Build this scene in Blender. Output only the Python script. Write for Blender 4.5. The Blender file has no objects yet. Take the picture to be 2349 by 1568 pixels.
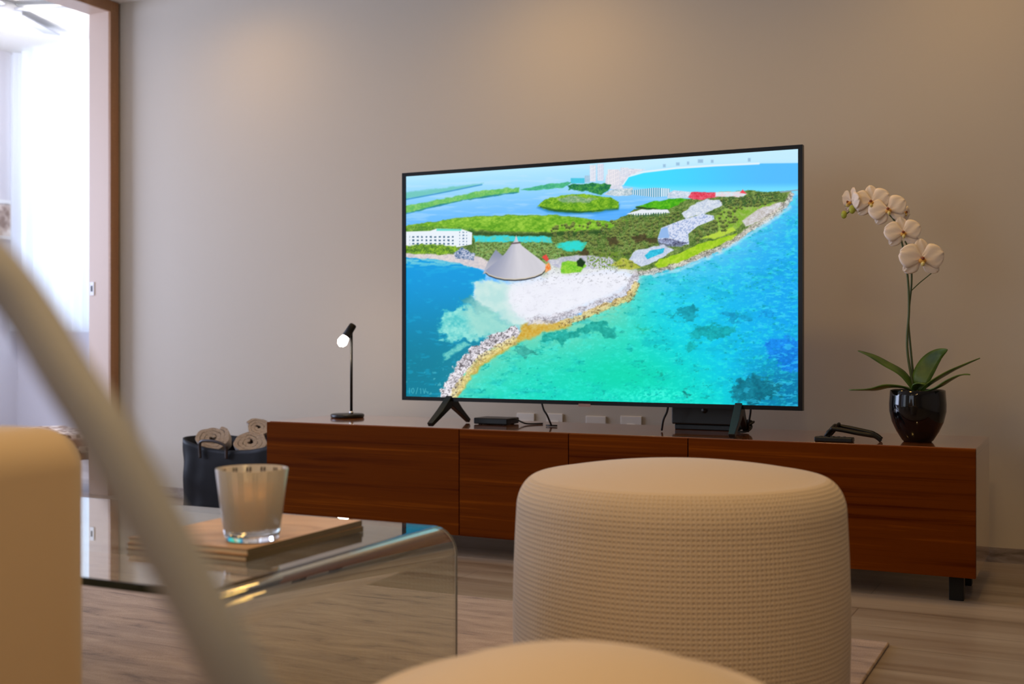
import bpy, bmesh, math, random
import numpy as np
from mathutils import Vector, Matrix, noise as mnoise

random.seed(7)
sc = bpy.context.scene
COL = sc.collection

# ------------------------------------------------------------------ camera
# World: X runs along the television wall (to the right), Y goes towards that wall, Z up, floor at 0.
FPX, CX, HY = 2720.0, 1174.5, 774.0        # focal length, centre and horizon of a 2349 px wide frame
TH = math.radians(26.3)                    # the camera is turned left of the wall's normal
CT, ST = math.cos(TH), math.sin(TH)
EYE = 0.755
cam_d = bpy.data.cameras.new('camera')
cam_d.sensor_width = 36.0
cam_d.lens = FPX * 36.0 / 2349.0
cam_d.shift_y = -10.0 / 2349.0
cam_d.clip_start = 0.02
cam_d.dof.use_dof = True
cam_d.dof.focus_distance = 3.3
cam_d.dof.aperture_fstop = 3.4
cam = bpy.data.objects.new('camera', cam_d)
COL.objects.link(cam)
cam.location = (0, 0, EYE)
cam.rotation_euler = (math.radians(90), 0, TH)
sc.camera = cam

# ------------------------------------------------------------------ colour management, world
sc.view_settings.view_transform = 'Standard'
sc.view_settings.look = 'None'
sc.view_settings.gamma = 1.0
sc.view_settings.use_curve_mapping = False
sc.view_settings.exposure = 0.0
world = bpy.data.worlds.new('daylight')
sc.world = world
world.use_nodes = True
world.node_tree.nodes['Background'].inputs[0].default_value = (0.62, 0.78, 1.0, 1)
world.node_tree.nodes['Background'].inputs[1].default_value = 1.0

# ------------------------------------------------------------------ lights
def area(name, loc, target, sx, sy, power, col, spread=180):
    d = bpy.data.lights.new(name, 'AREA')
    d.shape = 'RECTANGLE'; d.size = sx; d.size_y = sy
    d.energy = power; d.color = col; d.spread = math.radians(spread)
    o = bpy.data.objects.new(name, d); COL.objects.link(o)
    o.location = loc
    o.rotation_euler = (Vector(target) - Vector(loc)).to_track_quat('-Z', 'Y').to_euler()
    return o
def spot(name, loc, target, power, col, angle, blend=0.8, radius=0.03):
    d = bpy.data.lights.new(name, 'SPOT')
    d.energy = power; d.color = col; d.spot_size = math.radians(angle); d.spot_blend = blend
    d.shadow_soft_size = radius
    o = bpy.data.objects.new(name, d); COL.objects.link(o)
    o.location = loc
    o.rotation_euler = (Vector(target) - Vector(loc)).to_track_quat('-Z', 'Y').to_euler()
    return o
WARM = (1.0, 0.665, 0.28)
CEIL = 2.37
WY = 4.305          # television wall
LX = -4.253         # left wall
RX = 1.75           # right wall
FY = -2.6           # wall behind the camera
DAY = (0.70, 0.82, 1.0)
area('daylight_window_front', (-2.6, FY - 0.02, 1.25), (-2.6, 3, 1.1), 2.2, 2.0, 15, (0.92, 0.94, 1.0))
area('fill_panel_left', (LX + 0.5, 0.6, 1.2), (-3.4, 4.3, 1.35), 1.0, 1.9, 9, (0.80, 0.87, 1.0))  # added panel standing inside the room, turned to brighten the wall's left end
area('fill_panel_next_room', (-6.64, 2.9, 1.35), (-3.6, 3.7, 1.3), 1.7, 1.9, 112, (0.64, 0.72, 1.0))  # added fill, aimed through the doorway to brighten the television wall
area('daylight_next_room', (-5.5, 6.05, 1.75), (-5.5, 4, 1.6), 2.4, 1.9, 26, DAY)
for dx, dy, p in ((-1.9, 3.75, 29), (-0.35, 3.75, 20), (-3.4, 3.85, 17), (-1.1, 2.9, 40)):  # wall downlights; the last is an added fill warming the wall
    spot('downlight_and_fill', (dx, dy, CEIL - 0.01), (dx, dy, 0), p, (1.0, 0.60, 0.17), 178, 1.0, 0.12)
for dx, dy, p in ((-0.3, 1.3, 46), (-0.5, 0.1, 48), (-1.7, 0.0, 42)):
    spot('downlight_room', (dx, dy, CEIL - 0.02), (dx, dy, 0), p, WARM, 164, 1.0, 0.06)

# ------------------------------------------------------------------ pixel helpers (photo frame -> world)
def PZ(x, y, Z):
    """point seen at photo pixel (x, y) at camera depth Z"""
    X = (x - CX) / FPX * Z
    return Vector((X * CT - Z * ST, X * ST + Z * CT, EYE - (y - HY) / FPX * Z))
def PD(x, y, D):
    """point seen at (x, y) on the plane at distance D towards the wall"""
    return PZ(x, y, D / ((x - CX) / FPX * ST + CT))
def UX(x, D):
    return PD(x, HY, D).x

# ------------------------------------------------------------------ mesh helpers
def new_bm(): return bmesh.new()
def add_box(bm, x0, x1, y0, y1, z0, z1, rot=None, mi=0):
    vs = [bm.verts.new((x, y, z)) for x in (x0, x1) for y in (y0, y1) for z in (z0, z1)]
    if rot is not None:
        for v in vs: v.co = rot @ v.co
    fs = [(0, 1, 3, 2), (4, 6, 7, 5), (0, 4, 5, 1), (2, 3, 7, 6), (0, 2, 6, 4), (1, 5, 7, 3)]
    out = []
    for f in fs:
        fc = bm.faces.new([vs[i] for i in f]); fc.material_index = mi; out.append(fc)
    return vs
def add_lathe(bm, prof, segs=48, center=(0, 0, 0), uvn=None, uvper=0.01, close=True):
    """prof: list of (r, z)"""
    cx, cy, cz = center
    uvl = bm.loops.layers.uv.verify() if uvn else None
    rings = []
    arc = [0.0]
    for i in range(1, len(prof)):
        arc.append(arc[-1] + math.hypot(prof[i][0] - prof[i-1][0], prof[i][1] - prof[i-1][1]))
    for r, z in prof:
        if r < 1e-6:
            rings.append([bm.verts.new((cx, cy, cz + z))] * segs)
        else:
            rings.append([bm.verts.new((cx + r * math.cos(2 * math.pi * k / segs), cy + r * math.sin(2 * math.pi * k / segs), cz + z)) for k in range(segs)])
    for i in range(len(rings) - 1):
        a, b = rings[i], rings[i + 1]
        for k in range(segs):
            k2 = (k + 1) % segs
            vs = [a[k], a[k2], b[k2], b[k]]
            ks = [k, k + 1, k + 1, k]; ii = [i, i, i + 1, i + 1]
            seen = []; keep = []
            for q, v in enumerate(vs):
                if v not in seen:
                    seen.append(v); keep.append(q)
            if len(seen) < 3: continue
            f = bm.faces.new(seen)
            f.smooth = True
            if uvl:
                for l, q in zip(f.loops, keep):
                    l[uvl].uv = (ks[q] / segs * uvn, arc[ii[q]] / uvper)
def add_tube(bm, pts, rad, segs=12, cap=True):
    """round tube through pts; rad is a number or a list"""
    pts = [Vector(p) for p in pts]
    n = len(pts)
    rads = rad if isinstance(rad, (list, tuple)) else [rad] * n
    prev = None; rings = []
    for i in range(n):
        t = (pts[min(i + 1, n - 1)] - pts[max(i - 1, 0)]).normalized()
        if prev is None:
            a = Vector((0, 0, 1)) if abs(t.z) < 0.9 else Vector((1, 0, 0))
            nrm = t.cross(a).normalized()
        else:
            nrm = (prev - t * prev.dot(t)).normalized()
        prev = nrm
        b = t.cross(nrm)
        rings.append([bm.verts.new(pts[i] + (nrm * math.cos(2 * math.pi * k / segs) + b * math.sin(2 * math.pi * k / segs)) * rads[i]) for k in range(segs)])
    for i in range(n - 1):
        for k in range(segs):
            f = bm.faces.new((rings[i][k], rings[i][(k + 1) % segs], rings[i + 1][(k + 1) % segs], rings[i + 1][k])); f.smooth = True
    if cap:
        bm.faces.new(list(reversed(rings[0]))); bm.faces.new(rings[-1])
def smooth_path(pts, sub=8):
    pts = [Vector(p) for p in pts]; out = []
    for i in range(len(pts) - 1):
        p0 = pts[max(i - 1, 0)]; p1 = pts[i]; p2 = pts[i + 1]; p3 = pts[min(i + 2, len(pts) - 1)]
        for s in range(sub):
            t = s / sub
            out.append(0.5 * ((2 * p1) + (-p0 + p2) * t + (2 * p0 - 5 * p1 + 4 * p2 - p3) * t * t + (-p0 + 3 * p1 - 3 * p2 + p3) * t ** 3))
    out.append(pts[-1])
    return out
def link_obj(name, bm, mats, parent=None, loc=None, smooth=False, bevel=0, bseg=3, recalc=True):
    me = bpy.data.meshes.new(name)
    if recalc: bmesh.ops.recalc_face_normals(bm, faces=bm.faces)
    bm.to_mesh(me); bm.free()
    for m in (mats if isinstance(mats, (list, tuple)) else [mats]): me.materials.append(m)
    if smooth:
        for p in me.polygons: p.use_smooth = True
    o = bpy.data.objects.new(name, me); COL.objects.link(o)
    if loc is not None: o.location = loc
    if parent is not None:
        o.parent = parent
    if bevel:
        md = o.modifiers.new('bevel', 'BEVEL'); md.width = bevel; md.segments = bseg; md.limit_method = 'ANGLE'
        md.harden_normals = True
        for p in me.polygons: p.use_smooth = True
    return o
def box_obj(name, b, mat, parent=None, bevel=0, bseg=3):
    """b = (x0,x1,y0,y1,z0,z1) in the parent's space"""
    bm = new_bm(); add_box(bm, *b)
    return link_obj(name, bm, mat, parent, bevel=bevel, bseg=bseg)
def tag(o, label, cat, group=None, kind=None):
    o['label'] = label; o['category'] = cat
    if group: o['group'] = group
    if kind: o['kind'] = kind
    return o
def thing(name, label, cat, loc=(0, 0, 0), rz=0, group=None):
    o = bpy.data.objects.new(name, None); COL.objects.link(o)
    o.empty_display_size = 0.1
    o.location = loc; o.rotation_euler = (0, 0, rz)
    return tag(o, label, cat, group)
def struct(name, b, mat):
    bm = new_bm()
    for q in (b if isinstance(b, list) else [b]): add_box(bm, *q)
    o = link_obj(name, bm, mat); o['kind'] = 'structure'
    return o

# ------------------------------------------------------------------ materials
def S(c):
    """sRGB 0-255 -> linear"""
    return tuple(((v / 255) / 12.92 if v / 255 <= 0.04045 else ((v / 255 + 0.055) / 1.055) ** 2.4) for v in c)
def mat(name, col=(0.5, 0.5, 0.5), rough=0.5, metal=0.0, spec=None, coat=0, trans=0, ior=None, emit=None, estr=0, sss=0, sheen=0):
    m = bpy.data.materials.new(name); m.use_nodes = True
    b = m.node_tree.nodes['Principled BSDF']
    b.inputs['Base Color'].default_value = (*col, 1)
    b.inputs['Roughness'].default_value = rough
    b.inputs['Metallic'].default_value = metal
    if spec is not None: b.inputs['Specular IOR Level'].default_value = spec
    if coat: b.inputs['Coat Weight'].default_value = coat; b.inputs['Coat Roughness'].default_value = 0.05
    if trans: b.inputs['Transmission Weight'].default_value = trans
    if ior: b.inputs['IOR'].default_value = ior
    if emit: b.inputs['Emission Color'].default_value = (*emit, 1); b.inputs['Emission Strength'].default_value = estr
    if sheen: b.inputs['Sheen Weight'].default_value = sheen
    return m
class NB:
    """small node builder"""
    def __init__(s, m): s.m = m; s.t = m.node_tree; s.b = s.t.nodes['Principled BSDF']
    def n(s, typ, **kw):
        nd = s.t.nodes.new(typ)
        for k, v in kw.items():
            if k.startswith('i_'): nd.inputs[k[2:].replace('_', ' ')].default_value = v
            else: setattr(nd, k, v)
        return nd
    def l(s, a, b): s.t.links.new(a, b)
    def ramp(s, fac, stops):
        r = s.n('ShaderNodeValToRGB')
        e = r.color_ramp.elements
        e[0].position = stops[0][0]; e[0].color = (*stops[0][1], 1)
        e[1].position = stops[-1][0]; e[1].color = (*stops[-1][1], 1)
        for p, c in stops[1:-1]:
            x = e.new(p); x.color = (*c, 1)
        s.l(fac, r.inputs['Fac']); return r
    def coords(s, scale, out='Object', rot=(0, 0, 0)):
        tc = s.n('ShaderNodeTexCoord'); mp = s.n('ShaderNodeMapping')
        mp.inputs['Scale'].default_value = scale; mp.inputs['Rotation'].default_value = rot
        s.l(tc.outputs[out], mp.inputs['Vector']); return mp.outputs['Vector']
    def bump(s, h, strength=0.5, dist=0.002):
        bp = s.n('ShaderNodeBump'); bp.inputs['Strength'].default_value = strength; bp.inputs['Distance'].default_value = dist
        s.l(h, bp.inputs['Height']); s.l(bp.outputs['Normal'], s.b.inputs['Normal']); return bp

def wood_mat(name, c0, c1, c2, rough=0.22, coat=0.6, scl=(0.8, 14, 42)):
    m = mat(name, c1, rough, coat=coat); q = NB(m)
    v = q.coords(scl)
    n1 = q.n('ShaderNodeTexNoise', i_Scale=1.0, i_Detail=6.0, i_Roughness=0.62, i_Distortion=0.35)
    q.l(v, n1.inputs['Vector'])
    v2 = q.coords((0.5, 40, 120)); n2 = q.n('ShaderNodeTexNoise', i_Scale=1.0, i_Detail=4.0)
    q.l(v2, n2.inputs['Vector'])
    mx = q.n('ShaderNodeMath', operation='MULTIPLY_ADD'); mx.inputs[1].default_value = 0.25; 
    q.l(n2.outputs['Fac'], mx.inputs[0]); q.l(n1.outputs['Fac'], mx.inputs[2])
    sb = q.n('ShaderNodeMath', operation='SUBTRACT'); sb.inputs[1].default_value = 0.125; q.l(mx.outputs[0], sb.inputs[0])
    r = q.ramp(sb.outputs[0], [(0.30, c0), (0.47, c1), (0.56, c1), (0.70, c2)])
    q.l(r.outputs['Color'], q.b.inputs['Base Color'])
    return m
M_WOOD = wood_mat('teak_veneer', (0.060, 0.0085, 0.0004), (0.125, 0.026, 0.0006), (0.23, 0.055, 0.002), rough=0.5, coat=0)
M_WOOD.node_tree.nodes['Principled BSDF'].inputs['Specular IOR Level'].default_value = 0.03
M_WOODTOP = wood_mat('teak_lacquered_top', (0.16, 0.045, 0.010), (0.30, 0.095, 0.022), (0.42, 0.15, 0.04), rough=0.16, coat=1.0)
M_DOORWOOD = wood_mat('door_frame_wood', (0.24, 0.11, 0.045), (0.34, 0.165, 0.07), (0.44, 0.23, 0.10), rough=0.4, coat=0.1, scl=(20, 20, 1))
M_JAMB = mat('painted_jamb', S((206, 182, 164)), 0.5)

M_WALL = mat('wall_paint', S((196, 187, 173)), 0.62)
q = NB(M_WALL); v = q.coords((1, 1, 1)); nn = q.n('ShaderNodeTexNoise', i_Scale=90.0, i_Detail=3.0); q.l(v, nn.inputs['Vector']); q.bump(nn.outputs['Fac'], 0.08, 0.001)
M_CEIL = mat('ceiling_paint', S((232, 228, 222)), 0.7)
M_ROOMW = mat('next_room_paint', S((215, 212, 218)), 0.7)

def floor_mat():
    m = mat('striated_stone_planks', rough=0.28); q = NB(m)
    v = q.coords((0.75, 9, 1)); n1 = q.n('ShaderNodeTexNoise', i_Scale=1.0, i_Detail=7.0, i_Roughness=0.6, i_Distortion=0.5)
    q.l(v, n1.inputs['Vector'])
    r = q.ramp(n1.outputs['Fac'], [(0.30, S((122, 105, 90))), (0.44, S((150, 134, 119))), (0.56, S((164, 150, 136))), (0.72, S((184, 170, 156)))])
    br = q.n('ShaderNodeTexBrick', i_Scale=1.0)
    br.inputs['Color1'].default_value = (1, 1, 1, 1); br.inputs['Color2'].default_value = (0.86, 0.86, 0.86, 1)
    br.inputs['Mortar'].default_value = (0.5, 0.47, 0.43, 1)
    br.inputs['Mortar Size'].default_value = 0.0022; br.inputs['Brick Width'].default_value = 1.2; br.inputs['Row Height'].default_value = 0.2
    br.inputs['Mortar Smooth'].default_value = 0.3
    q.l(q.coords((1, 1, 1)), br.inputs['Vector'])
    mx = q.n('ShaderNodeMix', data_type='RGBA', blend_type='MULTIPLY'); mx.inputs[0].default_value = 0.8
    q.l(r.outputs['Color'], mx.inputs[6]); q.l(br.outputs['Color'], mx.inputs[7])
    q.l(mx.outputs[2], q.b.inputs['Base Color'])
    return m
M_FLOOR = floor_mat()
def marble_mat():
    m = mat('veined_stone_skirting', rough=0.3); q = NB(m)
    n1 = q.n('ShaderNodeTexNoise', i_Scale=1.0, i_Detail=7.0, i_Roughness=0.65, i_Distortion=0.8)
    q.l(q.coords((6, 20, 22)), n1.inputs['Vector'])
    r = q.ramp(n1.outputs['Fac'], [(0.3, S((96, 84, 78))), (0.5, S((150, 138, 132))), (0.7, S((182, 174, 168)))])
    q.l(r.outputs['Color'], q.b.inputs['Base Color']); return m
M_SKIRT = marble_mat()
def rug_mat():
    m = mat('abraded_woven_rug', rough=0.95, sheen=0.2); q = NB(m)
    n1 = q.n('ShaderNodeTexNoise', i_Scale=1.0, i_Detail=8.0, i_Roughness=0.7, i_Distortion=0.6)
    q.l(q.coords((4.5, 22, 1), rot=(0, 0, 0.15)), n1.inputs['Vector'])
    r = q.ramp(n1.outputs['Fac'], [(0.33, S((98, 74, 54))), (0.43, S((148, 120, 96))), (0.56, S((166, 138, 113))), (0.75, S((186, 160, 136)))])
    q.l(r.outputs['Color'], q.b.inputs['Base Color'])
    n2 = q.n('ShaderNodeTexNoise', i_Scale=260.0, i_Detail=2.0); q.l(q.coords((1, 1, 1)), n2.inputs['Vector'])
    q.bump(n2.outputs['Fac'], 0.5, 0.003); return m
M_RUG = rug_mat()
def knit_mat(name, col, strength=1.0):
    m = mat(name, col, 0.9, sheen=0.25); q = NB(m)
    tc = q.n('ShaderNodeTexCoord'); sp = q.n('ShaderNodeSeparateXYZ'); q.l(tc.outputs['UV'], sp.inputs[0])
    def cosn(out, f):
        a = q.n('ShaderNodeMath', operation='MULTIPLY'); a.inputs[1].default_value = f; q.l(out, a.inputs[0])
        c = q.n('ShaderNodeMath', operation='COSINE'); q.l(a.outputs[0], c.inputs[0])
        d = q.n('ShaderNodeMath', operation='ABSOLUTE'); q.l(c.outputs[0], d.inputs[0]); return d.outputs[0]
    a = cosn(sp.outputs['X'], math.pi); b = cosn(sp.outputs['Y'], math.pi)
    mx = q.n('ShaderNodeMath', operation='MAXIMUM'); q.l(a, mx.inputs[0]); q.l(b, mx.inputs[1])
    pw = q.n('ShaderNodeMath', operation='POWER'); pw.inputs[1].default_value = 1.3; q.l(mx.outputs[0], pw.inputs[0])
    n2 = q.n('ShaderNodeTexNoise', i_Scale=380.0, i_Detail=2.0); q.l(q.coords((1, 1, 1)), n2.inputs['Vector'])
    ad = q.n('ShaderNodeMath', operation='MULTIPLY_ADD'); ad.inputs[1].default_value = 0.25; q.l(n2.outputs['Fac'], ad.inputs[0]); q.l(pw.outputs[0], ad.inputs[2])
    q.bump(ad.outputs[0], strength, 0.004); return m
M_KNIT = knit_mat('cream_waffle_knit', S((206, 184, 158)), 0.62)
M_KNITTOP = knit_mat('cream_waffle_knit_top', S((206, 184, 158)), 0.10)
M_CREAM = mat('cream_upholstery', S((205, 182, 152)), 0.9, sheen=0.2)
M_BLACK = mat('black_plastic', (0.006, 0.006, 0.006), 0.35, spec=0.3)
M_BEZEL = mat('black_bezel', (0.006, 0.006, 0.008), 0.25, spec=0.2)
M_BLKMAT = mat('black_matt_metal', (0.006, 0.006, 0.006), 0.5, spec=0.25)
M_STEEL = mat('brushed_steel', (0.6, 0.6, 0.6), 0.3, metal=1.0)
M_PLATE = mat('white_socket_plastic', S((225, 220, 212)), 0.4)
M_WHITE = mat('white_paint', S((235, 235, 235)), 0.5)

# ------------------------------------------------------------------ room shell
NX0, NX1, NY1 = -6.66, LX - 0.125, 5.8      # the next room, seen through the doorway
NCEIL = 2.70
struct('floor', (NX0 - 0.1, RX + 0.1, FY - 0.1, NY1 + 0.3, -0.05, 0), M_FLOOR)
struct('ceiling', (LX - 0.125, RX + 0.1, FY - 0.1, WY + 0.1, CEIL, CEIL + 0.08), M_CEIL)
struct('wall_back', (LX - 0.125, RX + 0.1, WY, WY + 0.1, 0, NCEIL), M_WALL)
DO0, DO1, DOH = 2.3, 4.24, 2.318            # doorway in the left wall
struct('wall_left', [(LX - 0.125, LX, FY, -0.25, 0, CEIL), (LX - 0.125, LX, 1.75, DO0, 0, CEIL), (LX - 0.125, LX, -0.25, 1.75, 0, 0.2), (LX - 0.125, LX, -0.25, 1.75, 2.2, CEIL), (LX - 0.125, LX, DO0, WY - 0.001, DOH + 0.03, NCEIL), (LX - 0.125, LX, DO1 + 0.03, WY - 0.001, 0, DOH + 0.03)], M_WALL)
struct('wall_right', (RX, RX + 0.1, FY, WY, 0, CEIL), M_WALL)
wx0, wx1, wz0, wz1 = -3.75, -1.45, 0.2, 2.25
struct('wall_front', [(LX - 0.125, wx0, FY - 0.1, FY, 0, CEIL), (wx1, RX + 0.1, FY - 0.1, FY, 0, CEIL), (wx0, wx1, FY - 0.1, FY, 0, wz0), (wx0, wx1, FY - 0.1, FY, wz1, CEIL)], M_WALL)
struct('baseboard_back', (LX, RX, WY - 0.012, WY, 0, 0.05), M_SKIRT)
struct('baseboard_right', (RX - 0.012, RX, FY, WY - 0.012, 0, 0.05), M_SKIRT)
# door lining and casing
fr = struct('door_1', [(LX - 0.127, LX + 0.001, DO1, DO1 + 0.03, 0, DOH + 0.03), (LX - 0.127, LX + 0.001, DO0, DO1, DOH, DOH + 0.03)], M_JAMB)
bm = new_bm(); add_box(bm, LX, LX + 0.014, DO1 - 0.002, DO1 + 0.05, 0, DOH + 0.05); add_box(bm, LX, LX + 0.014, DO0, DO1 - 0.002, DOH - 0.002, DOH + 0.05)
link_obj('door_casing', bm, M_DOORWOOD, fr)
lz = PZ(210, 662, 5.74).z
st = box_obj('strike_plate', (LX - 0.118, LX - 0.092, DO1 - 0.004, DO1 + 0.001, lz - 0.032, lz + 0.032), M_WHITE, fr)
box_obj('latch_hole', (LX - 0.112, LX - 0.100, DO1 - 0.0048, DO1 - 0.0036, lz - 0.014, lz + 0.014), M_BLACK, st)
# next room
struct('ceiling_next_room', (NX0 - 0.1, NX1, 1.0, NY1 + 0.3, NCEIL, NCEIL + 0.08), M_CEIL)
struct('wall_next_room_left', [(NX0 - 0.1, NX0, 3.75, NY1 + 0.3, 0, NCEIL), (NX0 - 0.1, NX0, 1.0, 2.05, 0, NCEIL), (NX0 - 0.1, NX0, 2.05, 3.75, 0, 0.4), (NX0 - 0.1, NX0, 2.05, 3.75, 2.3, NCEIL)], M_ROOMW)
struct('added_window', [(NX0 - 0.08, NX0 - 0.04, 2.05, 2.1, 0.4, 2.3), (NX0 - 0.08, NX0 - 0.04, 3.7, 3.75, 0.4, 2.3)], mat('window_frame_white', S((235, 235, 235)), 0.5))  # unseen window, added to go with the next room's fill panel
struct('wall_next_room_near', (NX0 - 0.1, NX1, 0.95, 1.0, 0, NCEIL), M_ROOMW)
SILL = EYE + 0.035
struct('wall_next_room_far', [(NX0, NX1 + 0.3, NY1, NY1 + 0.15, 0, SILL), (NX0, NX0 + 0.12, NY1, NY1 + 0.15, SILL, NCEIL), (NX1 - 0.1, NX1 + 0.3, NY1, NY1 + 0.15, SILL, NCEIL)], M_ROOMW)
struct('wall_next_room_right', (NX1, NX1 + 0.1, WY + 0.1, NY1, 0, NCEIL), M_ROOMW)
struct('trim_1', (NX0, NX1, 4.2, 4.5, NCEIL - 0.10, NCEIL), M_CEIL)
wf = struct('window_1', [(NX0 + 0.12, NX1 - 0.1, NY1 + 0.05, NY1 + 0.1, SILL, SILL + 0.05), (NX0 + 0.12, NX1 - 0.1, NY1 + 0.05, NY1 + 0.1, NCEIL - 0.05, NCEIL), (-5.5, -5.45, NY1 + 0.05, NY1 + 0.1, SILL + 0.05, NCEIL - 0.05)], M_WHITE)
struct('window_3', [(LX - 0.05, LX - 0.01, -0.25, -0.2, 0.2, 2.2), (LX - 0.05, LX - 0.01, 1.7, 1.75, 0.2, 2.2), (LX - 0.05, LX - 0.01, 0.73, 0.78, 0.2, 2.2)], M_WHITE)
wf2 = struct('window_2', [(wx0, wx0 + 0.05, FY - 0.08, FY - 0.03, wz0, wz1), (wx1 - 0.05, wx1, FY - 0.08, FY - 0.03, wz0, wz1), (wx0 + 0.05, wx1 - 0.05, FY - 0.08, FY - 0.03, wz0, wz0 + 0.05), (wx0 + 0.05, wx1 - 0.05, FY - 0.08, FY - 0.03, wz1 - 0.05, wz1)], M_WHITE)
# curtain
def curtain():
    bm = new_bm(); x0, x1 = NX0 + 0.03, NX1 - 0.02
    n, k = 520, 14; rows = []
    for j in range(k + 1):
        z = NCEIL - 0.02 - (NCEIL - 0.02 - SILL - 0.012) * j / k
        row = []
        for i in range(n + 1):
            t = i / n; x = x0 + (x1 - x0) * t
            ph = t * 2 * math.pi * 22 + 1.5 * math.sin(t * 17) + 0.15 * j / k * math.sin(t * 40)
            y = NY1 - 0.09 + (0.022 + 0.012 * j / k) * math.sin(ph) + 0.008 * math.sin(ph * 2.3 + 1)
            row.append(bm.verts.new((x, y, z)))
        rows.append(row)
    for j in range(k):
        for i in range(n):
            f = bm.faces.new((rows[j][i], rows[j][i + 1], rows[j + 1][i + 1], rows[j + 1][i])); f.smooth = True
    m = bpy.data.materials.new('sheer_white_curtain'); m.use_nodes = True
    t = m.node_tree; t.nodes.remove(t.nodes['Principled BSDF'])
    a = t.nodes.new('ShaderNodeBsdfTranslucent'); b = t.nodes.new('ShaderNodeBsdfDiffuse'); mx = t.nodes.new('ShaderNodeMixShader')
    a.inputs[0].default_value = (0.90, 0.93, 0.97, 1); b.inputs[0].default_value = (0.88, 0.90, 0.94, 1); mx.inputs[0].default_value = 0.45
    t.links.new(a.outputs[0], mx.inputs[1]); t.links.new(b.outputs[0], mx.inputs[2]); t.links.new(mx.outputs[0], t.nodes['Material Output'].inputs[0])
    o = link_obj('sheer_curtain', bm, m, recalc=False)
    tag(o, 'white sheer pleated curtain hanging over the bright window beyond the doorway', 'curtain')
curtain()
# picture on the next room's left wall
def picture():
    a = PZ(43, 462, 1)
    def onwall(x, y):
        d = PZ(x, y, 1) - Vector((0, 0, EYE)); s = NX0 / d.x; return Vector((0, 0, EYE)) + d * s
    p = onwall(43, 463); q_ = onwall(43, 553)
    y1 = p.y; z1, z0 = p.z, q_.z; y0 = y1 - 0.36
    t = thing('framed_picture', 'framed sepia picture on the grey wall beyond the doorway', 'picture', (NX0, (y0 + y1) / 2, z0))
    h = z1 - z0; w = (y1 - y0) / 2
    bm = new_bm(); add_box(bm, 0.001, 0.02, -w, w, 0, 0.025); add_box(bm, 0.001, 0.02, -w, w, h - 0.025, h); add_box(bm, 0.001, 0.02, -w, -w + 0.03, 0.025, h - 0.025); add_box(bm, 0.001, 0.02, w - 0.03, w, 0.025, h - 0.025)
    link_obj('frame', bm, M_WHITE, t)
    m = mat('sepia_print', rough=0.6); q = NB(m)
    n1 = q.n('ShaderNodeTexNoise', i_Scale=14.0, i_Detail=4.0); q.l(q.coords((1, 1, 1)), n1.inputs['Vector'])
    r = q.ramp(n1.outputs['Fac'], [(0.38, S((150, 128, 116))), (0.5, S((196, 176, 164))), (0.62, S((232, 222, 214)))]); q.l(r.outputs['Color'], q.b.inputs['Base Color'])
    box_obj('print', (0.002, 0.010, -w + 0.03, w - 0.03, 0.025, h - 0.025), m, t)
picture()
# ceiling fan with light in the next room
def fan():
    p = PZ(12, 52, 6.9)
    t = thing('ceiling_fan', 'white ceiling fan with a bright lamp beyond the doorway', 'fan', (p.x, p.y, NCEIL))
    drop = NCEIL - p.z
    bm = new_bm(); add_lathe(bm, [(0, 0), (0.06, 0), (0.06, -0.03), (0.02, -0.04), (0.02, -drop + 0.10), (0.09, -drop + 0.09), (0.09, -drop + 0.03), (0, -drop + 0.03)], 32)
    link_obj('motor', bm, M_WHITE, t)
    grey = mat('grey_blade', S((170, 172, 178)), 0.4)
    for k in range(4):
        a = 0.35 + k * math.pi / 2
        bm = new_bm(); R = Matrix.Rotation(a, 4, 'Z') @ Matrix.Rotation(0.15, 4, 'X')
        add_box(bm, 0.09, 0.55, -0.055, 0.055, -0.004, 0.004, R)
        for v in bm.verts: v.co.z += -drop + 0.075
        link_obj('blade', bm, grey, t)
    bm = new_bm(); add_lathe(bm, [(0, -drop - 0.045), (0.05, -drop - 0.035), (0.085, -drop), (0.085, -drop + 0.03), (0, -drop + 0.03)], 32)
    link_obj('lamp_shade', bm, mat('lit_opal_glass', (1, 1, 1), 0.3, emit=(1, 0.95, 0.9), estr=9), t)
    L = bpy.data.lights.new('fan_light', 'POINT'); L.energy = 22; L.color = (1, 0.95, 0.9); L.shadow_soft_size = 0.08
    lo = bpy.data.objects.new('fan_light', L); COL.objects.link(lo); lo.location = (p.x, p.y, p.z - 0.16)
fan()
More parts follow.
